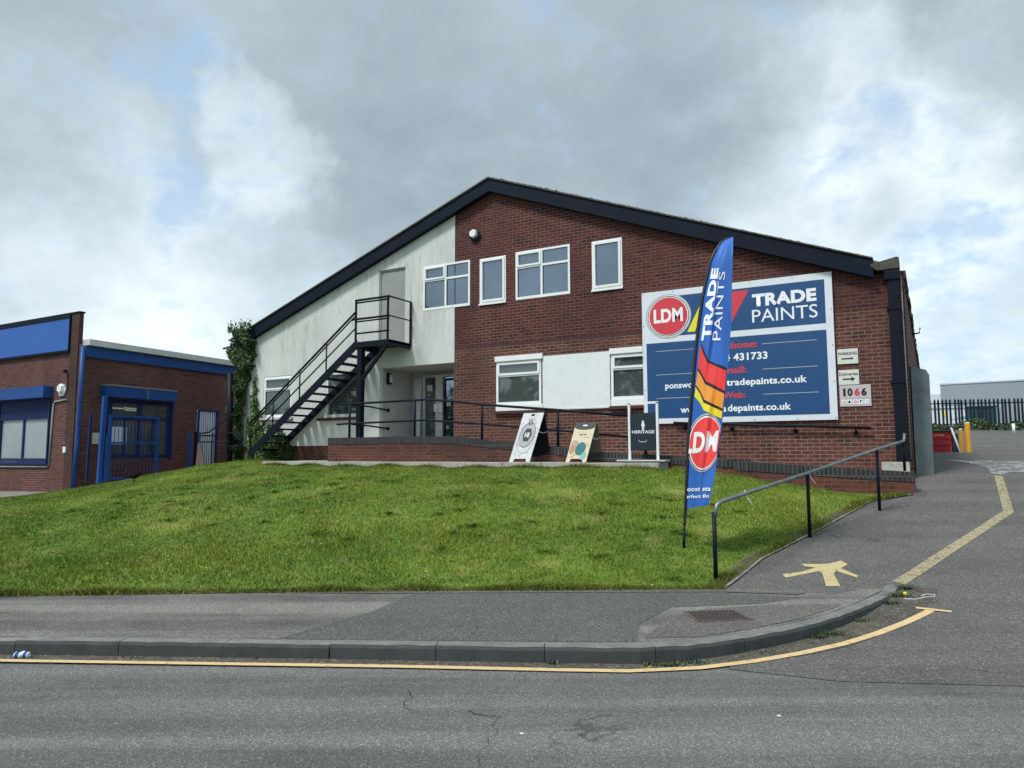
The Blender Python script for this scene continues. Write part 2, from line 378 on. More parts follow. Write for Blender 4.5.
def sheet(poly, zf, step=.4, xr=None):
    """flat polygon cut on a grid and laid on the surface zf(x,y)"""
    bm = B(); f = bm.faces.new([bm.verts.new((x, y, 0)) for x, y in poly])
    if f.normal.z < 0 or sum((poly[i][0]*poly[(i+1) % len(poly)][1]-poly[(i+1) % len(poly)][0]*poly[i][1]) for i in range(len(poly))) < 0: f.normal_flip()
    xs = [p[0] for p in poly]; ys = [p[1] for p in poly]
    for ax, lo, hi in ((0, min(xs), max(xs)), (1, min(ys), max(ys))):
        k = math.ceil(lo/step)*step
        while k < hi:
            co = [0, 0, 0]; co[ax] = k; no = [0, 0, 0]; no[ax] = 1
            bmesh.ops.bisect_plane(bm, geom=bm.verts[:]+bm.edges[:]+bm.faces[:], plane_co=co, plane_no=no, dist=1e-6); k += step
    for v in bm.verts: v.co.z = zf(v.co.x, v.co.y)
    bm.normal_update()
    for f in bm.faces:
        if f.normal.z < 0: f.normal_flip()
        f.smooth = True
    return bm
r_ = (0.86801594, 0.49653632); f_ = (-0.49653632, 0.86801594)
def st(s, t): return (s*r_[0]+t*f_[0], s*r_[1]+t*f_[1])
def inv_st(x, y): return (x*r_[0]+y*r_[1], x*f_[0]+y*f_[1])
HT = [(-50, 0), (5.5, 0), (6.5, .02), (7.2, .07), (8, .155), (8.5, .23), (9, .32), (10.5, .57), (12.5, .92), (13.7, 1.13), (15, 1.32), (16.5, 1.45), (19, 1.57), (22, 1.6), (26, 1.62), (33, 2.15), (45, 3.0), (60, 3.3), (500, 3.4)]
_T = [a for a, b in HT]; _Z = [b for a, b in HT]
def Hd(x, y): return float(np.interp(inv_st(x, y)[1], _T, _Z))
# lawn surface: thin plate spline through surveyed points
PTS = [(*st(-16, 7.35), .15), (*st(-10, 7.6), .16), (*st(-5.3, 7.73), .16), (*st(-1.83, 7.9), .16), (*st(2.21, 7.95), .16),
  (-2.04, 8.28, .20), (-1.86, 9.28, .33), (-1.57, 10.41, .47), (-1.22, 11.84, .65), (-.9, 13.19, .83), (-.32, 13.99, .90), (-.3, 14.2, .91),
  (-15.4, 13.6, 1.33), (-12, 13.6, 1.31), (-8, 13.6, 1.30), (-4.5, 13.6, 1.30), (-4.1, 14.2, 1.27), (-2.1, 14.2, 1.01), (-1.0, 14.2, .88),
  (-17.1, 14.6, 1.42), (-18.2, 15.4, 1.42), (-16, 15.5, 1.41), (-20.89, 9.94, .49), (-20.0, 10.44, .60), (-19.23, 10.89, .72), (-18.02, 12.15, 1.03), (-17.5, 13.6, 1.25),
  (-8, 10.2, .90), (-5, 11.5, .98), (-12, 10, .90), (-3.2, 10.5, .66), (-2.2, 12.4, .86), (-15, 11, .97), (-11, 7.8, .40), (-6.5, 8.6, .52), (-16, 8.4, .62),
  (-22.9, 12.7, .52), (-24, 12.2, .46), (-27, 12.9, .44), (-33, 12.9, .38), (-40, 13, .35), (-30, 7, .25), (-25, 6.5, .25), (-38, 3, .2), (-21, 14, .95), (-21.5, 17, 1.15), (-23, 22, 1.2), (-20, 15.2, 1.25), (-20, 20, 1.3)]
_P = np.array(PTS); 
def _U(d2): return np.where(d2 > 1e-12, .5*d2*np.log(np.maximum(d2, 1e-12)), 0)
_n = len(_P); _K = _U(((_P[:, None, :2]-_P[None, :, :2])**2).sum(-1))+np.eye(_n)*.04
_A = np.zeros((_n+3, _n+3)); _A[:_n, :_n] = _K; _A[:_n, _n] = 1; _A[:_n, _n+1] = _P[:, 0]; _A[:_n, _n+2] = _P[:, 1]; _A[_n:, :_n] = _A[:_n, _n:].T
_w = np.linalg.solve(_A, np.concatenate([_P[:, 2], [0, 0, 0]]))
def Gv(X, Y):
    X = np.asarray(X, float); Y = np.asarray(Y, float); o = _w[_n]+_w[_n+1]*X+_w[_n+2]*Y
    for i in range(_n): o = o+_w[i]*_U((X-_P[i, 0])**2+(Y-_P[i, 1])**2)
    tt = X*f_[0]+Y*f_[1]; k = np.clip((tt-8.0)/1.2, 0, 1)
    o = o+k*(.018*np.sin(X*2.1+.7*np.sin(Y*1.3))*np.cos(Y*1.7+X*.4)+.008*np.sin(X*5.3+Y*3.1))
    e = np.clip((8.25-tt)/.3, 0, 1); return o*(1-e)+.163*e
def G(x, y): return float(Gv(x, y))

# ------------------------------------------------------------------ ground, road, pavement
def zbase(x, y):
    s, t = inv_st(x, y); k = min(1, max(0, (s-3)/5))
    return float(np.interp(t, [-50, 6, 60, 4000], [-.08, -.08, 3.1, 3.2]))*k-.08*(1-k)
bm = B(); cs = [-2500, -600, -200, -80, -40, -20, -10, -5, 0, 3, 5, 8, 12, 20, 40, 80, 200, 600, 2500]; ts = [-2500, -600, -100, -30, 0, 6, 12, 20, 30, 45, 60, 100, 300, 900, 3000]
vv = [[bm.verts.new((*st(s, t), zbase(*st(s, t)))) for s in cs] for t in ts]
for i in range(len(ts)-1):
    for j in range(len(cs)-1): bm.faces.new([vv[i][j], vv[i][j+1], vv[i+1][j+1], vv[i+1][j]])
obj('ground', bm, paint('far_ground', (.10, .10, .085), .9, .2, scale=.1), kind='structure')
obj('road', sheet([st(-60, -14), st(60, -14), st(60, 8.2), st(-60, 8.2)], lambda x, y: 0., 4.), ROAD, kind='structure')
drive_poly = [st(1.6, 5.60), st(2.3, 5.30), st(4, 5.14), st(9, 4.95), st(40, 4.6), st(70, 62), (-20, 75), (-20, 36), (-.3, 36), (-.3, 14.2), (-.30, 14.02), (-.9, 13.19), (-1.22, 11.84), (-1.57, 10.41), (-1.86, 9.28), (-2.04, 8.28), (-2.04, 7.9), st(2.2, 6.7)]
obj('driveway', sheet(drive_poly, lambda x, y: Hd(x, y)+.004, .7), DRIVE, kind='structure')
K = [(-40, 8.1), (-20, 6.95), (-10, 6.36), (-4.1, 6.01), (-1.67, 5.88), (.36, 5.74), (.96, 5.71), (1.35, 5.78), (1.75, 5.95), (2.15, 6.17), (2.55, 6.43), (2.95, 6.74), (3.3, 7.06), (3.62, 7.38), (3.92, 7.70), (4.12, 7.93), (4.25, 8.12)]
def Kz(s, t): return .124+.03*min(1, max(0, (t-6.0)/2.0))*(1 if s > 1 else 0)+(.02 if s > 4 else 0)
def pavez(x, y):
    s, t = inv_st(x, y); return .121+.038*min(1, max(0, (t-6.0)/1.9))
def inner(d):
    o = []
    for i, (s, t) in enumerate(K):
        a = K[max(0, i-1)]; b = K[min(len(K)-1, i+1)]; dx, dy = b[0]-a[0], b[1]-a[1]; L = math.hypot(dx, dy); o.append((s-dy/L*d, t+dx/L*d))
    return o
KI = inner(.13)
pav_poly = [st(*p) for p in KI]+[st(3.3, 7.66), st(2.75, 7.86), st(2.23, 7.95), st(-1.83, 7.92), st(-5.31, 7.76), st(-10, 7.62), st(-20, 7.5), st(-40, 8.3)]
pav_poly = [p for p in pav_poly]
obj('pavement', sheet(pav_poly[2:-1], pavez, .5), PAVE, kind='structure')
# kerb stones: one strip with joints, tops coloured paler than the faces
bm = B(); L = 0; ko = inner(0); seg = []
def lerp_path(P, step):
    out = [P[0]]
    for a, b in zip(P, P[1:]):
        d = math.hypot(b[0]-a[0], b[1]-a[1]); k = max(1, int(round(d/step)))
        for i in range(1, k+1): out.append((a[0]+(b[0]-a[0])*i/k, a[1]+(b[1]-a[1])*i/k))
    return out
kp = [K[1]]; acc = 0.; joints = {0}; base_ = lerp_path(K[1:], .12)
for q_ in base_[1:]:
    kp.append(q_)
acc = 0
for i in range(len(kp)-1):
    a, b = kp[i], kp[i+1]; dx, dy = b[0]-a[0], b[1]-a[1]; l = math.hypot(dx, dy); first = acc == 0; acc += l; last = acc > .80; nx, ny = -dy/l, dx/l; gx, gy = dx/l*.003, dy/l*.003
    if last: acc = 0
    if first: sz_, sn_ = random.uniform(-.004, .004), random.uniform(-.005, .005); e0 = [0, 0, 0]
    e1 = [random.uniform(-.0035, .0035), random.uniform(-.005, .003), random.uniform(-.004, .004)]; jn = sn_; jz = sz_
    q = [(a[0]+(gx if first else 0), a[1]+(gy if first else 0)), (b[0]-(gx if last else 0), b[1]-(gy if last else 0))]
    for pr, mi in ((((0, -.1), (0, .9), (.012, 1), (.135, 1), (.135, -.1)), 0),):
        va, vb = [], []
        for (o, hf) in pr:
            for tgt, (s, t), e in ((va, q[0], e0), (vb, q[1], e1)):
                w_ = (e[0] if o < .1 else 0); x, y = st(s+nx*(o+jn+w_), t+ny*(o+jn+w_)); z = (Kz(s, t)+jz)*hf-(.012 if hf == .9 else 0)+(e[1] if 0 < hf else 0)*(1 if o < .1 else .3)
                tgt.append(bm.verts.new((x, y, z)))
        for j in range(4):
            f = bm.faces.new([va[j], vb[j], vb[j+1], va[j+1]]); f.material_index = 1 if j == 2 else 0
        e0 = e1
    if first: bm.faces.new(va[::-1])
    if last: bm.faces.new(vb)
bmesh.ops.remove_doubles(bm, verts=bm.verts, dist=1e-5)
bmesh.ops.recalc_face_normals(bm, faces=bm.faces[:])
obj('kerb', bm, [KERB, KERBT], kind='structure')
# grit along the gutter, narrow edging strip of concrete beside the drive
go = [(s+.0, t) for s, t in [tuple(q) for q in inner(-.135)]]; go = [(a[0]+(b[0]-a[0])*w, a[1]+(b[1]-a[1])*w) for a, b, w in zip(go, inner(-.33), [min(1, max(0, (k[0]-1.0)/1.5)) for k in K])]; gi = inner(-.0)
gpoly = [st(*p) for p in gi[2:]]+[st(*p) for p in go[2:]][::-1]
obj('gutter', sheet(gpoly, lambda x, y: max(0, Hd(x, y))+.0075, .6), GUT, kind='structure')
def strip(path, w, zf, dz, side=0., step=.25):
    path = lerp_path(path, step); bm = B(); pr = None
    for i, p in enumerate(path):
        a = path[max(0, i-1)]; b = path[min(len(path)-1, i+1)]; dx, dy = b[0]-a[0], b[1]-a[1]; l = math.hypot(dx, dy) or 1
        nx, ny = -dy/l, dx/l; ww = w[0]+(w[1]-w[0])*i/(len(path)-1) if isinstance(w, tuple) else w
        c = []
        for k in (-.5, 0, .5):
            x, y = p[0]+nx*ww*(k+side), p[1]+ny*ww*(k+side); c.append(bm.verts.new((x, y, zf(x, y)+dz)))
        if pr:
            for j in (0, 1): bm.faces.new([pr[j], c[j], c[j+1], pr[j+1]])
        pr = c
    bm.normal_update()
    for f in bm.faces:
        if f.normal.z < 0: f.normal_flip()
    return bm
gz = lambda x, y: max(0, Hd(x, y))
yl = [(-20, 6.78), (-10, 6.2), (-4.03, 5.845), (-.84, 5.665), (.35, 5.57), (.85, 5.54), (1.39, 5.61), (1.85, 5.77), (2.3, 5.98), (2.75, 6.24), (3.2, 6.56), (3.6, 6.86), (3.98, 7.18), (4.06, 7.26)]
obj('yellow_line', strip([st(*p) for p in yl], (.034, .078), gz, .0105), YEL, kind='structure')
obj('yellow_line_end', strip([(-.21, 8.30), (.09, 8.325)], .06, gz, .0135), YEL, kind='structure')
obj('drive_line', strip([(-.385, 9.16), (.97, 13.50), (1.07, 16.6)], .135, Hd, .010), YELD, kind='structure')
DIRT = worn('soil_edge', (.135, .115, .075), (.07, .085, .035), .42, .58, 9.)
obj('edging', strip([(-2.00, 8.0), (-1.85, 9.28), (-1.56, 10.41), (-1.21, 11.84), (-.89, 13.19), (-.34, 14.0)], .035, Hd, .022), paint('weathered_edging', (.20, .19, .155), .9, .3, (.09, .09, .06), scale=9., bstr=.4), kind='structure')
obj('verge_soil', strip([(-2.09, 8.05), (-1.95, 9.28), (-1.66, 10.41), (-1.31, 11.84), (-.99, 13.1), (-.44, 13.95)], .16, Hd, .026), DIRT, kind='structure')
obj('lawn_edge_soil', strip([st(-16, 7.30), st(-10, 7.59), st(-5.31, 7.72), st(-1.83, 7.885), st(2.21, 7.935)], .09, pavez, .010), DIRT, kind='structure')
TARM = paint('crack_dark', (.022, .022, .02), .9, .3)
for cr, w in (([(-3.162, 4.107), (-3.09, 4.03), (-3.05, 3.99), (-3.042, 3.90), (-2.97, 3.808), (-2.84, 3.802)], .005), ([(-2.579, 3.968), (-2.53, 3.93), (-2.46, 3.955), (-2.363, 3.971)], .009), ([(-2.363, 3.96), (-2.33, 3.85), (-2.249, 3.725), (-2.25, 3.65), (-2.20, 3.573), (-2.17, 3.42), (-2.098, 3.305)], .003), ([(.135, 6.552), (.2, 6.50), (.28, 6.52)], .006), ([st(-.35, 5.98), st(-.30, 6.4), st(-.37, 6.9), st(-.33, 7.5)], .0025)):
    obj('surface_crack', strip([(x+random.uniform(-.012, .012), y+random.uniform(-.012, .012)) for x, y in lerp_path(cr, .05)], w, lambda x, y: gz(x, y) if inv_st(x, y)[1] < 5.9 or x > -.2 else pavez(x, y), .008, step=.3), TARM, kind='structure')
# painted walking figure on the path, pale spill on the crest
def flatpoly(name, pts, zf, dz, m, step=.5, **k): return obj(name, sheet(pts, lambda x, y: zf(x, y)+dz, step), m, **k)
fig = [(-1.544, 8.858), (-1.484, 8.753), (-1.20, 9.16), (-1.15, 9.12), (-1.061, 8.661), (-0.926, 8.739), (-1.035, 9.15), (-1.02, 9.28), (-0.794, 9.137), (-0.791, 9.225), (-0.985, 9.40), (-0.925, 9.587), (-1.009, 9.694), (-1.13, 9.50), (-1.25, 9.42), (-1.405, 9.34), (-1.36, 9.27), (-1.24, 9.28), (-1.36, 9.06)]
flatpoly('painted_figure', fig, Hd, .010, FIGM, kind='structure')
flatpoly('pale_spill', [(.2, 18.9), (1.29, 19.1), (3.2, 20.2), (3.0, 18.3), (1.9, 17.3), (1.30, 17.2), (1.14, 16.75), (.98, 16.85), (.95, 17.5), (.75, 18.2)], Hd, .012, PALEST, kind='structure')
flatpoly('pavement_patch', [st(1.05, 6.02), st(1.4, 6.72), st(1.75, 7.0), st(2.4, 7.18), st(3.15, 7.20), st(3.0, 7.02), st(2.5, 6.62), st(2.0, 6.30), st(1.5, 6.06)], pavez, .004, PATCH, kind='structure')
flatpoly('pavement_dark_patch', [st(-1.9, 6.05), st(-1.3, 7.0), st(-1.0, 7.86), st(1.9, 7.88), st(2.9, 7.52), st(2.4, 7.25), st(1.5, 7.1), st(1.1, 6.5), st(.98, 5.92), st(-.4, 5.96)], pavez, .003, PATCH2, kind='structure')
flatpoly('pavement_pale_strip', [st(-2.5, 7.80), st(-1.4, 7.85), st(2.2, 7.90), st(3.05, 7.72), st(2.9, 7.64), st(2.2, 7.78), st(-1.4, 7.76)], pavez, .0075, PATCH, kind='structure')

# ------------------------------------------------------------------ lawn
LAWN = [st(-16, 7.3), st(-10, 7.6), st(-5.31, 7.73), st(-1.83, 7.9), st(2.21, 7.95), (-2.06, 8.28), (-1.88, 9.28), (-1.59, 10.41), (-1.24, 11.84), (-.92, 13.19), (-.36, 13.99), (-.32, 14.2), (-4.4, 14.2), (-4.4, 13.6), (-15.43, 13.6), (-15.43, 15.6), (-18.9, 15.6), (-19.0, 14.4), (-19.3, 12.4), (-20.1, 11.3), (-21.2, 10.6), (-24, 9.6)]
obj('lawn', sheet(LAWN, lambda x, y: G(x, y), .3), GRS, kind='structure')
obj('path', sheet([(-42, 2), (-16, 8.6), (-15.3, 13.7), (-15.3, 15.6), (-18.9, 15.6), (-18.9, 30), (-42, 30)], lambda x, y: G(x, y)-.045, .8), paint('side_path_concrete', (.19, .185, .16), .9, .25, (.09, .10, .06), scale=3.), kind='structure')
def in_poly(X, Y, poly):
    ins = np.zeros(len(X), bool); n = len(poly)
    for i in range(n):
        (x1, y1), (x2, y2) = poly[i], poly[(i+1) % n]
        c = ((y1 > Y) != (y2 > Y)) & (X < (x2-x1)*(Y-y1)/(y2-y1+1e-12)+x1); ins ^= c
    return ins
def mesh_np(name, V, F, tone, m, parent=None, **kw):
    """V (n,3), F (k,m) faces of constant size, tone per face"""
    me = bpy.data.meshes.new(name); k, q = F.shape
    off = np.zeros(3)
    if parent is not None:
        Mi = np.array(root_inv(parent)); V = V@Mi[:3, :3].T+Mi[:3, 3]
    me.vertices.add(len(V)); me.vertices.foreach_set('co', V.astype(np.float32).ravel())
    me.loops.add(k*q); me.loops.foreach_set('vertex_index', F.astype(np.int32).ravel())
    me.polygons.add(k); me.polygons.foreach_set('loop_start', np.arange(0, k*q, q, dtype=np.int32))
    try: me.polygons.foreach_set('loop_total', np.full(k, q, dtype=np.int32))
    except Exception: pass
    me.update(calc_edges=True)
    ca = me.color_attributes.new('tone', 'FLOAT_COLOR', 'CORNER')
    t = np.repeat(tone.reshape(k, -1), q, axis=0)
    if t.shape[1] == 1: t = np.repeat(t, 3, axis=1)
    ca.data.foreach_set('color', np.concatenate([t, np.ones((k*q, 1))], 1).astype(np.float32).ravel())
    me.materials.append(m); o = bpy.data.objects.new(name, me); C.objects.link(o)
    if parent is not None: o.parent = parent
    for a, b in kw.items(): o[a] = b
    return o
def blades(n, poly, h0, h1, w0, w1):
    xs = np.array([p[0] for p in poly]); ys = np.array([p[1] for p in poly]); X = []; Y = []
    while sum(map(len, X)) < n:
        x = rng.uniform(xs.min(), xs.max(), n*2); y = rng.uniform(ys.min(), ys.max(), n*2)
        t = x*f_[0]+y*f_[1]; s = x*r_[0]+y*r_[1]
        k = in_poly(x, y, poly) & (np.abs(s) < t*.74+1.) & (rng.random(n*2) < np.clip((10/t)**1.2, .25, 1))
        X.append(x[k]); Y.append(y[k])
    X = np.concatenate(X)[:n]; Y = np.concatenate(Y)[:n]
    X = X+rng.normal(0, .012, n); Y = Y+rng.normal(0, .012, n)
    patch = np.sin(X*1.7+2*np.sin(Y*.9))*np.cos(Y*2.3+X*.7)*.5+.5
    h = rng.uniform(h0, h1, n)*(.7+.6*patch); w = rng.uniform(w0, w1, n); a = rng.uniform(0, 2*np.pi, n); la = rng.uniform(0, 2*np.pi, n); le = h*rng.uniform(.1, 1.0, n)
    Z = Gv(X, Y)-.006; b = np.stack([X, Y, Z], 1); d = np.stack([np.cos(a)*w, np.sin(a)*w, 0*w], 1)
    tip = b+np.stack([np.cos(la)*le, np.sin(la)*le, h], 1)
    V = np.stack([b-d, b+d, tip], 1).reshape(-1, 3); F = np.arange(n*3).reshape(-1, 3)
    tn = rng.uniform(.7, 1.35, n); tone = np.stack([tn*rng.uniform(.85, 1.25, n), tn, tn*rng.uniform(.8, 1.2, n)], 1)
    dry = rng.random(n) < .05; tone[dry] *= np.array([2.1, 1.35, 1.6])
    return V, F, tone
V, F, T_ = blades(330000, LAWN, .018, .050, .004, .0085)
mesh_np('grass', V, F, T_, GRB, kind='stuff')
def edge_blades(path, n, wd, h0, h1, name):
    P_ = np.array(lerp_path(path, .05)); i = rng.integers(0, len(P_), n); X = P_[i, 0]+rng.normal(0, .03, n); Y = P_[i, 1]+rng.normal(0, .03, n)
    d = np.abs(rng.normal(0, wd, n)); X = X-.02*np.sign(X)*0; Y = Y+d-wd*.35; c = np.sin(X*5+2*np.sin(Y*3))*.5+.5
    h = rng.uniform(h0, h1, n)*(.5+.8*c); a = rng.uniform(0, 6.28, n); la = rng.uniform(0, 6.28, n); le = h*rng.uniform(.2, 1.3, n); w = rng.uniform(.003, .008, n)
    Z = Gv(X, Y)-.006; b = np.stack([X, Y, Z], 1); dd = np.stack([np.cos(a)*w, np.sin(a)*w, 0*w], 1); V = np.stack([b-dd, b+dd, b+np.stack([np.cos(la)*le, np.sin(la)*le, h], 1)], 1).reshape(-1, 3)
    tn = rng.uniform(.55, 1.2, n); tone = np.stack([tn*rng.uniform(.9, 1.5, n), tn, tn*rng.uniform(.8, 1.4, n)], 1)
    mesh_np(name, V, np.arange(n*3).reshape(-1, 3), tone, GRB, kind='stuff')
edge_blades([st(-10, 7.58), st(-5.31, 7.73), st(-1.83, 7.9), st(2.21, 7.95)], 26000, .07, .03, .075, 'rough_grass')
edge_blades([(-2.10, 8.1), (-1.92, 9.2), (-1.63, 10.35), (-1.28, 11.8), (-.96, 13.1), (-.45, 13.9)], 9000, .06, .03, .07, 'rough_grass')
edge_blades([(-15.4, 13.5), (-4.5, 13.5)], 9000, .04, .04, .09, 'rough_grass')
_c = [(float(x), float(y)) for x, y in zip(rng.uniform(-15, -2.5, 70), rng.uniform(7.8, 12, 70)) if in_poly(np.array([x]), np.array([y]), LAWN)[0]]
for _x, _y in _c[:34]: pass
_V = []; _WT = []
for _x, _y in _c:
    n = 170; a = rng.uniform(0, 6.28, n); q = np.abs(rng.normal(0, .07, n)); X = _x+np.cos(a)*q*1.6; Y = _y+np.sin(a)*q; h = rng.uniform(.02, .055, n); la = rng.uniform(0, 6.28, n); le = h*rng.uniform(.3, 1.5, n); w = rng.uniform(.005, .012, n)
    Z = Gv(X, Y); b = np.stack([X, Y, Z], 1); dd = np.stack([np.cos(a)*w, np.sin(a)*w, 0*w], 1); _V.append(np.stack([b-dd, b+dd, b+np.stack([np.cos(la)*le, np.sin(la)*le, h], 1)], 1).reshape(-1, 3)); _t = rng.uniform(.88, 1.12); _WT.append(np.tile([_t, _t*1.05, _t], (n, 1)))
_V = np.concatenate(_V); mesh_np('lawn_weeds', _V, np.arange(len(_V)).reshape(-1, 3), np.concatenate(_WT), GRB, kind='stuff')
# daisies and a few dandelions: far too many and small to count
def flowers(n, m, name, size, poly):
    X = rng.uniform(-20, -1, n*4); Y = rng.uniform(4, 14.2, n*4); k = in_poly(X, Y, poly); X = X[k][:n]; Y = Y[k][:n]; n = len(X)
    Z = Gv(X, Y)+rng.uniform(.03, .055, n); s = rng.uniform(.5, 1., n)*size
    V = np.zeros((n, 6, 3)); 
    for j in range(6): V[:, j] = np.stack([X+s*np.cos(j*np.pi/3), Y+s*np.sin(j*np.pi/3)*.9, Z+s*.4*np.sin(j*np.pi/3)], 1)
    mesh_np(name, V.reshape(-1, 3), np.arange(n*6).reshape(-1, 6), np.ones((n, 1)), m, kind='stuff')
flowers(260, PRW, 'daisies', .0075, LAWN)
flowers(16, PRY, 'dandelions', .012, LAWN)
# weeds and grass tufts in the gutter
def tufts(spots, name):
    Vs = []; T = []
    for (s, t, rad, n, h) in spots:
        ss = s+rng.normal(0, rad, n); tt = t+rng.normal(0, rad*.35, n); X = ss*r_[0]+tt*f_[0]; Y = ss*r_[1]+tt*f_[1]
        a = rng.uniform(0, 6.28, n); w = rng.uniform(.004, .011, n); la = rng.uniform(0, 6.28, n); hh = rng.uniform(.4, 1, n)*h; le = hh*rng.uniform(.2, 1.3, n)
        Z = np.array([gz(x, y) for x, y in zip(X, Y)]); b = np.stack([X, Y, Z], 1); d = np.stack([np.cos(a)*w, np.sin(a)*w, 0*w], 1)
        V = np.stack([b-d, b+d, b+np.stack([np.cos(la)*le, np.sin(la)*le, hh], 1)], 1); Vs.append(V.reshape(-1, 3)); T.append(rng.uniform(.0, .9, n))
    V = np.concatenate(Vs); T = np.concatenate(T); mesh_np(name, V, np.arange(len(V)).reshape(-1, 3), T.reshape(-1, 1), HEDG, kind='stuff')
sp_ = [(1.20, 5.67, .06, 90, .055), (1.38, 5.73, .05, 60, .045), (2.0, 5.99, .08, 70, .035), (2.75, 6.50, .07, 190, .06), (2.62, 6.42, .05, 110, .05), (3.2, 6.90, .05, 60, .05), (3.75, 7.45, .06, 130, .05), (3.95, 7.68, .06, 140, .06), (4.18, 7.95, .06, 130, .06), (1.05, 5.68, .04, 40, .05),
       (.30, 5.72, .02, 25, .05), (-1.0, 5.80, .02, 12, .03), (-3.0, 5.9, .03, 20, .03), (-2.0, 5.87, .02, 20, .03)]
tufts(sp_, 'gutter_weeds')

# ------------------------------------------------------------------ walls with openings
def wall(bm, x0, x1, z0, ztop, Y, ops, reveal=.16, mi=0, extra=(), thick=0.):
    """front sheet of a wall in the plane y=Y with rectangular openings and reveal faces; ztop is a function of x"""
    xs = sorted({x0, x1, *[o[0] for o in ops if x0 < o[0] < x1], *[o[1] for o in ops if x0 < o[1] < x1], *[e for e in extra if x0 < e < x1]})
    for a, b in zip(xs, xs[1:]):
        hit = sorted([o for o in ops if o[0] <= a+1e-6 and o[1] >= b-1e-6], key=lambda o: o[2])
        zl = [z0, z0]
        for o in hit:
            bm.faces.new([bm.verts.new(p) for p in ((a, Y, zl[0]), (b, Y, zl[1]), (b, Y, o[2]), (a, Y, o[2]))]); zl = [o[3], o[3]]
        bm.faces.new([bm.verts.new(p) for p in ((a, Y, zl[0]), (b, Y, zl[1]), (b, Y, ztop(b)), (a, Y, ztop(a)))])
    for (a, b, c, d) in [o[:4] for o in ops]:
        a, b = max(a, x0), min(b, x1)
        if a >= b: continue
        y2 = Y+reveal
        L_ = [((a, Y, c), (a, y2, c), (a, y2, d), (a, Y, d)), ((b, Y, d), (b, y2, d), (b, y2, c), (b, Y, c)), ((a, Y, d), (a, y2, d), (b, y2, d), (b, Y, d)), ((b, Y, c), (b, y2, c), (a, y2, c), (a, Y, c))]
        for i, q in enumerate(L_):
            if i == 0 and a == x0 and a > x0: continue
            bm.faces.new([bm.verts.new(p) for p in q])
    bmesh.ops.remove_doubles(bm, verts=bm.verts, dist=1e-5)
    return bm
D = 15.6
XL, XR, XA = -18.95, -.30, -9.5
def roofz(x): return 4.98+(8.42-4.98)*(x-XL)/(XA-XL) if x <= XA else 8.42+(5.12-8.42)*(x-XA)/(-.82-XA)
W1 = (-11.66, -10.16, 5.42, 6.63); W2 = (-9.87, -9.09, 5.41, 6.60); W3 = (-8.81, -7.31, 5.41, 6.63); W4 = (-6.74, -5.98, 5.41, 6.59)
W5 = (-9.37, -8.10, 2.66, 4.02); W6 = (-6.30, -5.03, 2.68, 4.00); W7 = (-17.70, -16.50, 2.72, 3.97); W8 = (-15.12, -13.86, 2.66, 3.95)
DR = (-13.19, -12.27, 4.60, 6.72); RC = (-13.12, -10.65, 1.95, 3.97)
main = thing('brick_unit', 'large gabled unit with red brick right half, white render left half and black bargeboards', 'building', (XA, D, 1.3))
XB = -10.65
bm = B()
wall(bm, XB, XR, .6, lambda x: roofz(x) if x < -.82 else 5.05, D, [W1, W2, W3, W4, W5, W6], .16, extra=(XA, -.82))
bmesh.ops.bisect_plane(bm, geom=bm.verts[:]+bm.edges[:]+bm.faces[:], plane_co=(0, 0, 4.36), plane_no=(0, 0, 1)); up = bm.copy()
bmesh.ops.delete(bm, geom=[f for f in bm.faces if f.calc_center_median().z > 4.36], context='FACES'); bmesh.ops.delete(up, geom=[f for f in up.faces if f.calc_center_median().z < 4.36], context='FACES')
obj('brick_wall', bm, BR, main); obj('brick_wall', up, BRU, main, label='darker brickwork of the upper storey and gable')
bm = B(); wall(bm, XL, XB, 1.85, roofz, D-.012, [(W1[0], XB+1, *W1[2:]), W7, W8, DR, RC], .14)
obj('render_wall', bm, WHITE, main)
for za, zb in ((3.97, 5.42), (6.63, roofz(XB))): bm = B(); box(bm, XB-.03, XB+.012, D-.016, D+.1, za, zb); obj('render_edge_bead', bm, WFD, main)
bm = B(); wall(bm, XL, -13.12, .6, lambda x: 1.85, D, [], 0); obj('plinth', bm, BR2, main)
# inner lining of openings in lighter plaster + rooms: floors, back wall, so the panes look into real dark rooms
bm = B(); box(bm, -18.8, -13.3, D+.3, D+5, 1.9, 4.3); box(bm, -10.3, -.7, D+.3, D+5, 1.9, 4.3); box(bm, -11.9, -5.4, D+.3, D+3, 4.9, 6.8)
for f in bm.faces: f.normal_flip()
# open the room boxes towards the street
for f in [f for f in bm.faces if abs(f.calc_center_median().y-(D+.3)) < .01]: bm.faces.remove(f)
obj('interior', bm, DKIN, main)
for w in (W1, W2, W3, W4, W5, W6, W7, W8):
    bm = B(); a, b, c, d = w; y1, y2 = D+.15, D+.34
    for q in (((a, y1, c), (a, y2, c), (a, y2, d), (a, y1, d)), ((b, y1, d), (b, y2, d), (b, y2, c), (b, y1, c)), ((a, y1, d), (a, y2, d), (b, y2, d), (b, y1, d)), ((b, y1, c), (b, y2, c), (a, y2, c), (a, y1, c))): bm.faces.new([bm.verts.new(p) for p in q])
    bmesh.ops.remove_doubles(bm, verts=bm.verts, dist=1e-4); obj('inner_reveal', bm, PLAS, main)
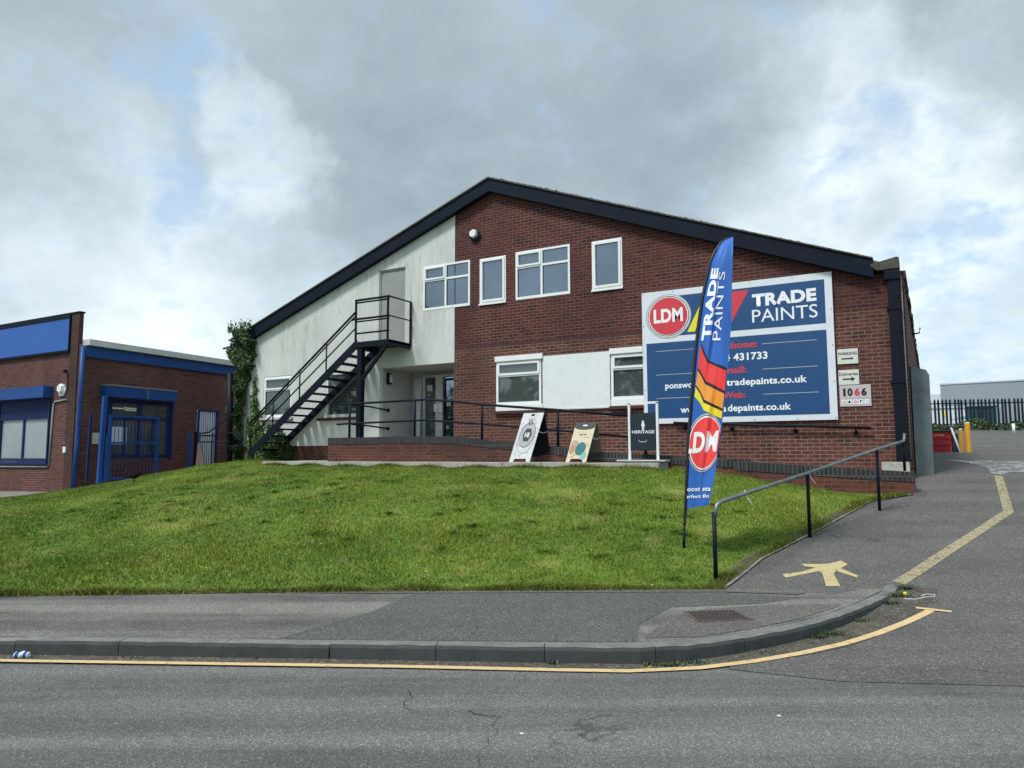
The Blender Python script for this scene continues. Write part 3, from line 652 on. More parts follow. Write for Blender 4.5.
# other walls, roof
def quadwall(bm, p, q, z0, z1, z2=None):
    z2 = z1 if z2 is None else z2
    bm.faces.new([bm.verts.new(v) for v in ((*p, z0), (*q, z0), (*q, z2), (*p, z1))])
YB = 33.5
bm = B(); quadwall(bm, (XR, D), (XR, YB), .8, 5.05); quadwall(bm, (XL, YB), (XL, D), .8, 5.05)
bm.faces.new([bm.verts.new(v) for v in ((XR, YB, .8), (XL, YB, .8), (XL, YB, 5.0), (XA, YB, 8.45), (XR, YB, 5.05))]); obj('side_wall', bm, BR, main)
bm = B()
for xe, ze in ((XL+.25, 5.30), (-.55, 5.22)):
    prism(bm, [(XA, D-.10, 8.65), (xe, D-.10, ze), (xe, D-.10, ze-.06), (XA, D-.10, 8.59)], (0, YB-D+.2, 0))
obj('roof', bm, ROOFM, main)
bm = B()
BT, BBt = 8.62, 8.29
prism(bm, [(XA, D-.18, BT), (XL+.12, D-.18, 5.28), (XL+.12, D-.18, 4.94), (XA, D-.18, BBt)], (0, .165, 0))
prism(bm, [(XA, D-.18, BT), (XA, D-.18, BBt), (-.80, D-.18, 4.96), (-.80, D-.18, 5.32)], (0, .165, 0))
obj('bargeboard', bm, FASC, main)
bm = B()
prism(bm, [(XA, D-.215, BT+.045), (XL+.10, D-.215, 5.31), (XL+.10, D-.215, 5.275), (XA, D-.215, BT+.005)], (0, .2, 0))
prism(bm, [(XA, D-.215, BT+.045), (XA, D-.215, BT+.005), (-.80, D-.215, 5.325), (-.80, D-.215, 5.35)], (0, .2, 0))
for i in range(60):   # weathered verge: lumps of moss and mortar along the edge
    x = random.uniform(XA+.3, -1.0); z = 8.67+(5.345-8.67)*(x-XA)/(-.8-XA); l = random.uniform(.04, .16)
    prism(bm, [(x, D-.2, z), (x+l, D-.2, z-.39*l), (x+l*.8, D-.2, z-.39*l+random.uniform(.004, .014)), (x+l*.2, D-.2, z+random.uniform(.004, .014))], (0, .15, 0))
obj('verge', bm, paint('mossy_verge', (.085, .085, .06), .95, .4, (.16, .15, .12), scale=9.), main)
bm = B(); prism(bm, [(-.86, D-.19, 5.20), (-.74, D-.19, 5.09), (-.36, D-.19, 5.09), (-.36, D-.19, 5.30), (-.41, D-.19, 5.31), (-.84, D-.19, 5.22)], (0, .5, 0)); obj('eaves_block', bm, paint('eaves_block', (.062, .054, .045), .9, .3, (.13, .12, .105), scale=8.), main)
bm = B(); box(bm, -.42, XR+.001, D-.012, D+.35, .9, 4.98); obj('corner_pier', bm, BR, main)
bm = B(); pt_ = [(XR-.12, D+.1, 4.95), (XR-.12, YB, 4.95)]
for i in range(80, -1, -1): pt_.append((XR-.12, D+.1+(YB-D-.1)*i/80, 5.02+random.uniform(.0, .09)))
prism(bm, pt_, (.16, 0, 0)); obj('parapet_cap', bm, paint('parapet_cap', (.07, .06, .05), .95, .3, scale=9.), main)
bm = B(); pt_ = [(XR-.0, D+.36), (XR-.0, YB)]
for i in range(70, -1, -1): pt_.append((XR+random.uniform(.012, .075), D+.36+(YB-D-.36)*i/70))
prism(bm, [(x, y, 4.86) for x, y in pt_], (0, 0, .085)); obj('parapet_edge', bm, paint('parapet_mortar', (.07, .06, .05), .95, .3, scale=9.), main)
bm = B(); tube(bm, [(XR, 21, 4.6), (XR+.18, 21, 4.62), (XR+.20, 21, 4.75)], .02); obj('side_bracket', bm, NAVY, main)
# box downpipes
bm = B(); box(bm, -.575, -.385, D-.20, D-.02, 1.25, 5.0, bev=.012); box(bm, -.62, -.35, D-.23, D-.02, 4.88, 5.055, bev=.01)
for z in (4.3, 2.9): box(bm, -.61, -.36, D-.215, D-.02, z, z+.05)
obj('downpipe', bm, NAVY, main)
bm = B(); tube(bm, [(-.345, D-.08, 4.95), (-.34, D-.08, 3.1), (-.335, D-.08, 1.5)], .012); obj('cable', bm, GREYM, main)
bm = B(); box(bm, -.82, -.36, D-.36, D-.02, .95, 1.43, bev=.015); obj('pipe_base', bm, CONC, main)
bm = B(); tube(bm, [(-18.70, D-.45, 4.1), (-18.64, D-.42, 1.3)], .085, 10); obj('downpipe', bm, NAVY, main)

# windows
def window(par, w, Y, glass, kind='single', frm=.055, fm=None, dep=.07, sill=True, curtain=None, ylift=0.):
    a, b, c, d = w; fm = fm or WFR; y0, y1 = Y+.012-ylift, Y+.012+dep
    bm = B()
    box(bm, a+.002, a+frm, y0, y1, c+.002, d-.002); box(bm, b-frm, b-.002, y0, y1, c+.002, d-.002)
    box(bm, a+frm, b-frm, y0, y1, d-frm, d-.002); box(bm, a+frm, b-frm, y0, y1, c+.002, c+frm+.015)
    def sash(x0, x1, z0, z1, k=.045, pr=.02):
        box(bm, x0, x0+k, y0-pr, y1-.01, z0, z1); box(bm, x1-k, x1, y0-pr, y1-.01, z0, z1); box(bm, x0+k, x1-k, y0-pr, y1-.01, z1-k, z1); box(bm, x0+k, x1-k, y0-pr, y1-.01, z0, z0+k)
    panes = []
    if kind == 'quad':
        xm = (a+b)/2-.02; zt = c+(d-c)*.665
        box(bm, xm-.028, xm+.028, y0, y1, c+frm+.015, d-frm); box(bm, a+frm, xm-.028, y0, y1, zt-.028, zt+.028); box(bm, xm+.028, b-frm, y0, y1, zt-.028, zt+.028)
        sash(a+frm-.012, xm-.016, zt+.016, d-frm+.012)
        panes = [(a+frm, xm-.028, c+frm, zt-.028), (xm+.028, b-frm, c+frm, zt-.028), (a+frm, xm-.028, zt+.028, d-frm), (xm+.028, b-frm, zt+.028, d-frm)]
    elif kind == 'casement':
        sash(a+frm-.015, b-frm+.015, c+frm, d-frm+.015, .05); panes = [(a+frm, b-frm, c+frm, d-frm)]
    elif kind == 'top':
        zt = c+(d-c)*.665; box(bm, a+frm, b-frm, y0, y1, zt-.028, zt+.028); sash(a+frm-.015, b-frm+.015, zt+.012, d-frm+.015, .05)
        panes = [(a+frm, b-frm, c+frm, zt-.028), (a+frm, b-frm, zt+.028, d-frm)]
    elif kind == 'split':
        xm = (a+b)/2; box(bm, xm-.03, xm+.03, y0, y1, c+frm+.015, d-frm); panes = [(a+frm, xm-.03, c+frm, d-frm), (xm+.03, b-frm, c+frm, d-frm)]
    fr = obj('window', bm, fm, par)
    for (x0, x1, z0, z1) in panes:
        bm = B(); box(bm, x0-.005, x1+.005, y0+.032, y0+.040, z0-.005, z1+.005); obj('pane', bm, glass, fr)
        # black gasket round the pane
        bm = B(); gk = .011; y = y0+.022
        for q in ((x0, x0+gk, z0, z1), (x1-gk, x1, z0, z1), (x0+gk, x1-gk, z0, z0+gk), (x0+gk, x1-gk, z1-gk, z1)): box(bm, q[0], q[1], y, y+.008, q[2], q[3])
        obj('gasket', bm, PRK, fr)
    return fr
w = window(main, W1, D-.012, GLU, 'quad', ylift=.02); w['label'] = 'four pane white window straddling the white render and the brick'
window(main, W2, D, GLU, 'casement', ylift=.02); window(main, W3, D, GLU, 'quad', ylift=.02); window(main, W4, D, GLU, 'casement', ylift=.02)
for w in (W2, W4):
    bm = B(); box(bm, w[0]-.01, w[1]+.01, D-.045, D-.004, w[2]-.03, w[2]+.012); obj('window_sill', bm, WFR, main)
for w in (W5, W6):
    fr = window(main, (w[0], w[1], w[2]+.14, w[3]-.12), D, GLL, 'top', .06, ylift=.03)
    bm = B(); box(bm, w[0]-.015, min(w[1]+.05, -5.515), D-.07, D+.02, w[3]-.13, w[3], bev=.01); obj('vent_hood', bm, WFR, fr)
    bm = B(); box(bm, w[0], min(w[1]+.04, -5.515), D-.04, D+.09, w[2], w[2]+.139); obj('bottom_panel', bm, WFR, fr)
    bm = B(); box(bm, w[0]-.03, min(w[1]+.12, -5.515), D-.09, D-.004, w[2]-.075, w[2]-.004); obj('window_sill', bm, SILL, main)
for w in (W7, W8):
    window(main, w, D-.012, GLL, 'top' if w is W7 else 'single', .065, ylift=.0)
bm = B(); box(bm, W8[0]+.06, W8[1]-.06, D+.04, D+.048, W8[2]+.06, W8[3]-.06); obj('pane', bm, GLL, main)
bm = B(); box(bm, W8[0]-.25, W8[1]+.1, D-.10, D-.014, W8[2]-.09, W8[2]-.02); obj('window_sill', bm, SILL, main)
bm = B(); box(bm, W7[0]-.05, W7[1]+.08, D-.10, D-.014, W7[2]-.07, W7[2]-.004); obj('window_sill', bm, WFD, main)
bm = B(); box(bm, -8.10+.04, -6.30-.02, D-.025, D-.004, 2.66, 3.95); obj('white_panel', bm, paint('white_infill_panel', (.70, .73, .73), .7, .03, (.6, .63, .62), scale=3.), main)
bm = B(); box(bm, -8.06, -6.32, D-.04, D-.0245, 2.64, 2.665); obj('panel_trim', bm, WFD, main)
# string of dark soldier bricks above the ground floor windows
bm = B(); box(bm, XB+.004, -5.55, D-.004, D+.01, 4.28, 4.36); obj('brick_course', bm, paint('dark_brick_course', (.055, .022, .02), .85, .3, scale=14.), main)
# upstairs door
bm = B(); box(bm, DR[0]+.04, DR[1]-.04, D+.045, D+.085, DR[2]+.01, DR[3]-.04); dr = obj('door', bm, DOORG, main)
dr['label'] = 'flat grey fire door at the head of the stairs'
bm = B(); box(bm, DR[0]+.001, DR[0]+.04, D+.02, D+.1, DR[2], DR[3]); box(bm, DR[1]-.04, DR[1]-.001, D+.02, D+.1, DR[2], DR[3]); box(bm, DR[0]+.04, DR[1]-.04, D+.02, D+.1, DR[3]-.04, DR[3]-.001); obj('door_frame', bm, paint('grey_door_frame', (.33, .34, .31), .5, .1), dr)
bm = B(); box(bm, DR[1]-.058, DR[1]-.044, D+.03, D+.05, 5.5, 5.6); obj('hinge', bm, PRK, dr)
# entrance recess
RB = 17.05
bm = B()
for q in (((RC[0], D+.128, RC[2]), (RC[0], RB, RC[2]), (RC[0], RB, RC[3]), (RC[0], D+.128, RC[3])), ((RC[0], RB, RC[2]), (-9.9, RB, RC[2]), (-9.9, RB, RC[3]), (RC[0], RB, RC[3])), ((RC[0], D+.128, RC[3]), (RC[0], RB, RC[3]), (-9.9, RB, RC[3]), (-9.9, D+.128, RC[3]))):
    bm.faces.new([bm.verts.new(p) for p in q])
obj('porch_wall', bm, paint('porch_render', (.44, .44, .42), .85, .08, (.3, .3, .28), scale=2.), main)
bm = B(); box(bm, XB-.001, XB+.35, D+.012, RB, 1.9, 3.97); obj('porch_return', bm, BR, main)
bm = B(); box(bm, RC[0], -9.9, D, RB, 1.85, 1.955); obj('porch_floor', bm, CONC, main)
de = B()
for q in ((-12.68, -12.60, 1.96, 3.86), (-12.22, -11.98, 1.96, 3.80), (-11.52, -11.46, 1.96, 3.86)): box(de, q[0], q[1], RB-.09, RB-.01, q[2], q[3])
box(de, -12.60, -11.52, RB-.09, RB-.01, 3.80, 3.86)
dd = obj('door', de, WFD, main); dd['label'] = 'white framed glazed entrance doors inside the porch'
for x0, x1 in ((-12.60, -12.22), (-11.98, -11.52)):
    bm = B(); box(bm, x0, x1, RB-.05, RB-.042, 1.98, 3.78); obj('glass', bm, GLU if x0 > -12 else GLL, dd)
    bm = B(); box(bm, x0, x1, RB-.04, RB-.02, 1.98, 3.78); obj('backing', bm, paint('door_dark', (.018, .026, .032), .6, .2), dd)
bm = B(); box(bm, -11.93, -11.89, RB-.075, RB-.055, 1.98, 3.74); box(bm, -11.89, -11.53, RB-.075, RB-.055, 3.68, 3.74); box(bm, -11.89, -11.53, RB-.07, RB-.055, 2.12, 2.16); box(bm, -11.89, -11.53, RB-.07, RB-.055, 2.55, 2.59); obj('door_stile', bm, NAVY, dd)
bm = B(); box(bm, -12.25, -12.12, RB-.13, RB-.092, 2.80, 3.02, bev=.008); box(bm, -12.09, -11.96, RB-.13, RB-.092, 2.79, 3.03, bev=.008); obj('handle', bm, WFR, dd)
for q in ((-12.54, -12.36, 3.40, 3.58), (-12.52, -12.44, 3.28, 3.31), (-11.86, -11.72, 2.95, 3.12), (-11.84, -11.70, 3.2, 3.24)): bm = B(); box(bm, q[0], q[1], RB-.056, RB-.051, q[2], q[3]); obj('notice', bm, paint('paper_notice', (.5, .54, .55), .7, .08), dd)
o = obj('wall_light', box(B(), RC[0]+.002, RC[0]+.10, 15.86, 16.02, 3.55, 3.86, bev=.02), NAVY, label='black bulkhead lamp on the side wall of the entrance porch', cat='lamp')
obj('diffuser', box(B(), RC[0]+.10, RC[0]+.125, 15.89, 15.99, 3.59, 3.82, bev=.01), PALE, o)
bl_ = prism(B(), [(RC[0]+.30, 16.75, 1.96), (RC[0]+.55, 16.62, 1.96), (RC[0]+.36, 17.0, 3.80), (RC[0]+.10, 17.0, 3.80)], (.02, .03, 0))
obj('leaning_board', bl_, WFD, label='tall grey-white board leaning in the corner of the entrance porch', cat='board')

# ------------------------------------------------------------------ external stair
stair = thing('fire_escape_stair', 'black steel fire escape stair rising past the white wall to a railed landing', 'stairs', (-16.9, 15.1, 1.5))
YN, YF = D-.95, D-.10
x0, z0, x1, z1 = -17.12, 1.62, -13.15, 4.50
def stringer(Y):
    d = Vector((x1-x0, 0, z1-z0)).normalized(); n = Vector((-d.z, 0, d.x))*.10
    a, b = Vector((x0-.02, Y, z0-.02)), Vector((x1, Y, z1))
    prism(bm_, [a-n, b-n, b+n, a+n], (0, .03, 0)); 
for Y in (YN-.03, YF):
    bm_ = B(); stringer(Y); obj('stringer', bm_, NAVY, stair)
NT = 15
for i in range(NT):
    f = (i+.7)/NT; x = x0+(x1-x0)*f; z = z0+(z1-z0)*f
    bm = B(); box(bm, x-.125, x+.125, YN, YF, z-.03, z+.012); obj('tread', bm, NAVY, stair)
LZ = 4.56
bm = B(); box(bm, -13.2, -12.05, YN, D-.02, LZ-.06, LZ); box(bm, -13.2, -12.05, YN-.02, YN+.02, LZ-.14, LZ+.01); box(bm, -12.09, -12.05, YN+.02, D-.02, LZ-.14, LZ+.01); box(bm, -13.2, -13.16, YN+.02, D-.02, LZ-.14, LZ-.06); obj('landing', bm, NAVY, stair)
bm = B(); box(bm, -13.12, -12.97, YN, YN+.15, 1.5, LZ-.06); obj('support_post', bm, NAVY, stair)
bm = B(); tube(bm, [(-12.12, YN+.03, LZ-.1), (-13.0, YN+.05, 3.55)], .04, sq=True); obj('brace', bm, NAVY, stair)
bm = B()
rl = lambda x, dz: (x, YN-.02, z0+(z1-z0)*(x-x0)/(x1-x0)+dz)
for dz, rr in ((.90, .030), (.80, .020), (.46, .020)):
    tube(bm, [rl(x0, dz), rl(x1, dz)], rr)
obj('handrail', bm, NAVY, stair)
for x in (x0+.02, -16.2, -15.18, -14.2):
    p = rl(x, .10); q = rl(x, .90); bm = B(); tube(bm, [p, q], .02); obj('post', bm, NAVY, stair)
bm = B(); tube(bm, [(x0+.1, YF+.02, z0+.95), (x1-.75, YF+.02, z1+.29)], .022); obj('handrail', bm, NAVY, stair)
bm = B()
for zt, r in ((5.70, .032), (5.63, .024), (5.19, .030), (5.12, .022), (4.80, .024)):
    tube(bm, [(-13.2 if zt != 5.19 else -13.32, YN, zt), (-12.05, YN, zt)], r)
for zt, r in ((5.70, .022), (5.19, .018)): tube(bm, [(-12.05, YN, zt), (-12.05, D-.03, zt)], r)
obj('landing_rail', bm, NAVY, stair)
for x, y in ((-13.18, YN), (-12.09, YN), (-12.05, D-.05)):
    bm = B(); tube(bm, [(x, y, LZ-.05), (x, y, 5.72)], .022, sq=True); obj('post', bm, NAVY, stair)

# ------------------------------------------------------------------ ramp wall, footing strip, rails
rw = thing('ramp_wall', 'low red brick ramp wall with blue engineering brick coping along the front of the unit', 'wall', (-7, 14.2, .6))
CP = [(-13.66, 2.03), (-11.0, 2.03), (-9.66, 2.01), (-8.76, 1.92), (-8.05, 1.86), (-6.94, 1.74), (-5.85, 1.62), (-4.11, 1.53), (-3.27, 1.50), (-1.30, 1.36), (-.29, 1.30)]
_cx = [a for a, b in CP]; _cz = [b for a, b in CP]
cz = lambda x: float(np.interp(x, _cx, _cz))
YW = 14.2; CH = .17
bm = B(); pts = [(x, YW, z-CH) for x, z in CP]+[(-.29, YW, .5), (-13.66, YW, .9)]
prism(bm, pts, (0, .22, 0)); obj('brickwork', bm, BR2, rw)
bm = B()
segs = [(-13.66, -11.0, 0, 0), (-11.0, -9.66, 0, 0), (-9.66, -8.76, 0, -.01), (-8.76, -8.05, -.01, 0), (-8.05, -6.94, 0, 0), (-6.94, -5.85, 0, 0), (-5.85, -3.28, 0, 0), (-3.27, -1.31, -.045, -.03), (-1.30, -.275, -.03, -.03)]
for a, b, da, db in segs:
    za, zb = cz(a)+da, cz(b)+db
    prism(bm, [(a, YW-.012, za-CH), (b, YW-.012, zb-CH), (b, YW-.012, zb), (a, YW-.012, za)], (0, .245, 0))
obj('coping', bm, BLUEBR, rw)
fl = B(); rx = [-13.6, -10.65, -9.6, -8.0, -5.8, -3.2, -.31]
for a, b in zip(rx, rx[1:]):
    fa = 1.94 if a < -10 else cz(a)-.12; fb = 1.94 if b < -10 else cz(b)-.12
    prism(fl, [(a, YW+.22, fa), (b, YW+.22, fb), (b, YW+.22, .6), (a, YW+.22, .6)], (0, D-YW-.225, 0))
obj('ramp_floor', fl, CONC, rw)
sb = B(); xs = -15.43; random.seed(3)
while xs < -4.62:
    l = min(random.uniform(.85, 1.0), -4.55-xs); j = random.uniform(-.012, .012); zt = 1.42+j*.5
    box(sb, xs+.006, xs+l-.006, 13.6+j, 14.2 if xs > -13.7 else 14.9, .95, zt, bev=.012); xs += l
obj('concrete_slabs', sb, CONC, label='pale concrete slab strip along the foot of the brick ramp wall', cat='paving strip')
bm = B(); box(bm, -15.42, -13.67, 14.9, D-.005, .9, 1.43); obj('landing_slab', bm, CONC, kind='structure')
# free standing railing on the ramp wall
rg = thing('ramp_railing', 'black two bar metal railing on top of the brick ramp wall', 'railing', (-9, 14.3, 1.6))
tp = [(-13.35, 2.89), (-13.05, 2.90), (-10.6, 2.92), (-9.74, 2.84), (-8.98, 2.74), (-7.03, 2.55), (-5.05, 2.34)]
bm = B(); tube(bm, [(x, 14.3, z) for x, z in tp], .029); obj('top_rail', bm, NAVY, rg)
md = [(-13.45, 2.38), (-13.05, 2.39), (-10.6, 2.42), (-8.98, 2.29), (-7.03, 2.11), (-5.05, 1.90)]
bm = B(); tube(bm, [(x, 14.3, z) for x, z in md], .026); obj('middle_rail', bm, NAVY, rg)
for x in (-13.02, -10.92, -8.98, -7.03, -5.05):
    zt = float(np.interp(x, [a for a, b in tp], [b for a, b in tp])); bm = B(); tube(bm, [(x, 14.3, cz(x)-.02), (x, 14.3, zt)], .030, 8); cyl(bm, (x, 14.3, cz(x)), .05, .012); obj('post', bm, NAVY, rg)
for z in (2.84, 2.33):
    bm = B(); tube(bm, [(-12.95, 14.32, z+.04), (-12.9, 14.9, z+.02), (-13.1, 15.95, z-.02)], .022); cyl(bm, (-13.12, 15.95, z-.02), .05, .03, axis='X'); obj('return_rail', bm, NAVY, rg)
# rail on the brick wall
wr = thing('wall_handrail', 'black handrail bracketed to the brick wall below the blue banner', 'handrail', (-3, D-.1, 2.1))
bm = B(); tube(bm, [(-4.83, D-.10, 2.26), (-.98, D-.10, 2.07)], .026); obj('rail', bm, NAVY, wr)
for x in (-4.6, -3.6, -2.35, -1.25):
    z = 2.26-.19*(x+4.83)/3.85; bm = B(); tube(bm, [(x, D-.10, z-.02), (x, D-.10, z-.09), (x, D-.01, z-.10)], .012); cyl(bm, (x, D-.03, z-.10), .045, .03, axis='Y'); obj('bracket', bm, NAVY, wr)
o = obj('vent_box', box(B(), -4.02, -3.90, D-.10, D-.005, 1.50, 1.66, bev=.008), NAVY, label='tiny black vent box low on the brick wall beside the feather flag', cat='vent')

# alarm boxes
def alarm(loc, ang, label, r=.125, back=NAVY):
    t = thing('alarm_box', label, 'alarm box', loc, rot=ang)
    M = Matrix.Translation(loc) @ Matrix.Rotation(ang, 4, 'Z')
    bm = B(); cyl(bm, (0, 0, 0), r*1.35, .04, 6, 'Y'); bmesh.ops.rotate(bm, cent=(0, 0, 0), matrix=Matrix.Rotation(R(30), 3, 'Y'), verts=bm.verts); bmesh.ops.translate(bm, vec=(0.02, -.045, -.045), verts=bm.verts); bm.transform(M); obj('backplate', bm, back, t)
    bm = B(); cyl(bm, (0, 0, 0), r, -.07, 6, 'Y', r2=r*.8); bmesh.ops.recalc_face_normals(bm, faces=bm.faces[:]); bmesh.ops.translate(bm, vec=(0, -.05, 0), verts=bm.verts); bm.transform(M); obj('cover', bm, WFR, t)
alarm((-10.02, D-.01, 7.28), 0, 'white hexagonal alarm box high on the brick gable near the render edge')

# ------------------------------------------------------------------ lettering
def text_bm(body, w, h, bold=0., italic=0., grid=0.):
    cu = bpy.data.curves.new('t', 'FONT'); cu.body = body; cu.size = 1; cu.offset = bold; cu.shear = italic; cu.resolution_u = 4
    if bold: cu.space_character = 1.0+bold*1.2
    o = bpy.data.objects.new('t', cu); C.objects.link(o); dg = bpy.context.evaluated_depsgraph_get()
    me = o.evaluated_get(dg).to_mesh(); bm = B(); bm.from_mesh(me); o.evaluated_get(dg).to_mesh_clear(); bpy.data.objects.remove(o); bpy.data.curves.remove(cu)
    xs = [v.co.x for v in bm.verts]; ys = [v.co.y for v in bm.verts]; x0_, x1_, y0_, y1_ = min(xs), max(xs), min(ys), max(ys)
    sx = w/(x1_-x0_); sy = h/(y1_-y0_)
    for v in bm.verts: v.co = Vector(((v.co.x-x0_)*sx, (v.co.y-y0_)*sy, 0))
    return bm
def gridcut(bm, st_, xr, yr):
    for ax, (lo, hi) in ((0, xr), (1, yr)):
        k = lo+st_
        while k < hi:
            co = [0, 0, 0]; co[ax] = k; no = [0, 0, 0]; no[ax] = 1
            bmesh.ops.bisect_plane(bm, geom=bm.verts[:]+bm.edges[:]+bm.faces[:], plane_co=co, plane_no=no, dist=1e-6); k += st_
def poly_bm(pts):
    bm = B(); bm.faces.new([bm.verts.new((x, y, 0)) for x, y in pts]); return bm
def disc_bm(cx, cy, rx, ry=None, n=48, a0=0, a1=360, ri=0.):
    ry = ry or rx; bm = B()
    P_ = [(cx+rx*math.cos(R(a0+(a1-a0)*i/n)), cy+ry*math.sin(R(a0+(a1-a0)*i/n))) for i in range(n+1)]
    if ri:
        Q = [(cx+rx*ri*math.cos(R(a0+(a1-a0)*i/n)), cy+ry*ri*math.sin(R(a0+(a1-a0)*i/n))) for i in range(n+1)]
        for i in range(n): bm.faces.new([bm.verts.new((*p, 0)) for p in (P_[i], P_[i+1], Q[i+1], Q[i])])
        return bm
    if a1-a0 == 360: P_ = P_[:-1]
    bm.faces.new([bm.verts.new((*p, 0)) for p in P_]); return bm
def stick(bm, org, ux, uy, lift):
    ux, uy = Vector(ux).normalized(), Vector(uy).normalized(); n = ux.cross(uy); org = Vector(org)
    for v in bm.verts: v.co = org+ux*v.co.x+uy*v.co.y+n*lift
    bm.normal_update()
    for f in bm.faces:
        if f.normal.dot(n) < 0: f.normal_flip()
    return bm
def shift(bm, x, y):
    for v in bm.verts: v.co.x += x; v.co.y += y
    return bm

# ------------------------------------------------------------------ big banner
bn = thing('trade_paints_banner', 'large blue and white trade paints banner with red round emblem on the brick wall', 'sign', (-3.53, D-.05, 2.25))
bm = B(); box(bm, -5.51, -1.555, D-.06, D-.02, 2.25, 5.20); obj('banner_sheet', bm, SIGNW, bn)
BO = (-5.51, D-.06, 2.25); UX, UZ = (1, 0, 0), (0, 0, 1)
def bput(name, bm, m, lift): return obj(name, stick(bm, BO, UX, UZ, lift), m, bn)
bput('header_panel', poly_bm([(.62, 1.92), (3.815, 1.92), (3.815, 2.81), (.62, 2.81)]), SIGNB, .002)
bput('contact_panel', poly_bm([(.09, .115), (3.815, .115), (3.815, 1.79), (.09, 1.79)]), SIGNB, .002)
bput('yellow_flash', poly_bm([(1.02, 1.98), (1.19, 1.98), (1.50, 2.76), (1.44, 2.76), (1.26, 2.44)]), PRY, .004)
bput('orange_flash', poly_bm([(1.25, 1.98), (1.45, 1.98), (1.78, 2.76), (1.56, 2.76)]), PRO, .004)
bput('red_flash', poly_bm([(1.52, 1.98), (1.90, 1.98), (2.35, 2.76), (1.84, 2.76)]), PRR, .004)
EC = (.605, 2.37)
bput('emblem_ring', disc_bm(*EC, .515, .495), PRG, .005); bput('emblem_ring_white', disc_bm(*EC, .485, .468), PRW, .007); bput('emblem_ring_dark', disc_bm(*EC, .47, .45, ri=.965), PRK, .009); bput('emblem_red', disc_bm(*EC, .43, .415), PRR, .011)
bput('emblem_letters', shift(text_bm('LDM', .66, .31, .04), .275, 2.23), PRW, .013)
bput('lettering', shift(text_bm('TRADE', 1.25, .265, .05), 2.41, 2.39), PRW, .005)
bput('lettering', shift(text_bm('PAINTS', 1.27, .27, .0), 2.40, 2.055), PRW, .005)
for z in (1.60, 1.075, .555):
    for a, b in ((.30, 1.16), (2.57, 3.63)): bput('rule_line', poly_bm([(a, z-.006), (b, z-.006), (b, z+.006), (a, z+.006)]), PRG, .005)
bput('lettering', shift(text_bm('Telephone:', 1.10, .19, .03), 1.38, 1.50), PRR, .005)
bput('lettering', shift(text_bm('01424 431733', 1.34, .16, .03), 1.34, 1.28), PRW, .005)
bput('lettering', shift(text_bm('Email:', .58, .145, .03), 1.67, 1.02), PRR, .005)
bput('lettering', shift(text_bm('ponswood@ldm', 1.30, .185, .028), .50, .72), PRW, .005); bput('lettering', shift(text_bm('tradepaints.co.uk', 1.59, .185, .028), 1.83, .72), PRW, .005)
bput('lettering', shift(text_bm('Web:', .46, .14, .03), 1.75, .495), PRR, .005)
bput('lettering', shift(text_bm('www.ldmtra', .98, .145, .028), .83, .22), PRW, .005); bput('lettering', shift(text_bm('depaints.co.uk', 1.26, .185, .028), 1.84, .18), PRW, .005)
bm = B()
for z in np.linspace(2.29, 5.16, 5):
    for x in (-5.475, -1.59): cyl(bm, (x, D-.062, z), .012, -.004, 8, 'Y')
for x in np.linspace(-4.8, -2.3, 4):
    for z in (2.285, 5.165): cyl(bm, (x, D-.062, z), .012, -.004, 8, 'Y')
obj('eyelets', bm, GREYM, bn)

# small signs
def plate(name, label, x0, x1, z0, z1, m, y=D-.03):
    t = thing(name, label, 'sign', ((x0+x1)/2, D-.01, z0)); bm = B(); box(bm, x0, x1, y, D-.004, z0, z1, bev=.004); obj('plate', bm, m, t); return t
def put(t, name, bm, m, x0, z0, lift, y=D-.03): return obj(name, stick(bm, (x0, y, z0), UX, UZ, lift), m, t)
def arrow(w, h, sh=.3, hd=.3):
    return poly_bm([(0, h/2-h*sh/2), (w*(1-hd), h/2-h*sh/2), (w*(1-hd), 0), (w, h/2), (w*(1-hd), h), (w*(1-hd), h/2+h*sh/2), (0, h/2+h*sh/2)])
t = plate('parking_sign', 'small cream PARKING sign with an arrow, top of the three plates right of the banner', -1.52, -1.15, 3.335, 3.63, SIGNC)
put(t, 'lettering', text_bm('PARKING', .33, .055, .02), PRK, -1.50, 3.51, .003); put(t, 'arrow', arrow(.22, .055, .45, .2), PRK, -1.45, 3.41, .003)
t = plate('deliveries_sign', 'small cream Deliveries sign with a bold arrow, middle plate right of the banner', -1.515, -1.15, 2.925, 3.215, SIGNC)
put(t, 'lettering', text_bm('Deliveries', .33, .06, .01), PRK, -1.50, 3.105, .003); put(t, 'arrow', arrow(.22, .10, .28, .3), PRK, -1.44, 2.985, .003)
t = plate('number_sign', 'pinkish plate reading 1066 over small symbols, lowest right of the banner', -1.51, -.955, 2.50, 2.915, SIGNP, D-.024)
for i, ch in enumerate('1066'):
    b_ = text_bm(ch, .045 if ch == '1' else .095, .155, .05); put(t, 'lettering', b_, PRR if i == 2 else PRK, -1.445+[0, .075, .20, .32][i], 2.70, .003, D-.024)
for i in range(5):
    x = -1.475+i*.100; put(t, 'symbol_box', poly_bm([(0, 0), (.078, 0), (.078, .085), (0, .085)]), PRW, x, 2.545, .003, D-.024)
    sh_ = [disc_bm(.04, .042, .024, ri=.55), poly_bm([(.012, .02), (.066, .02), (.05, .045), (.055, .07), (.02, .07)]), disc_bm(.04, .042, .026, ri=.5), poly_bm([(.02, .015), (.065, .07), (.02, .07)]), poly_bm([(.035, .015), (.05, .015), (.05, .07), (.035, .07)])][i]
    put(t, 'symbol', sh_, [PRR, PRK, PRR, PRK, MINT][i], x, 2.545, .006, D-.024)
put(t, 'rule_line', poly_bm([(0, 0), (.42, 0), (.42, .012), (0, .012)]), PRG, -1.43, 2.66, .003, D-.024)

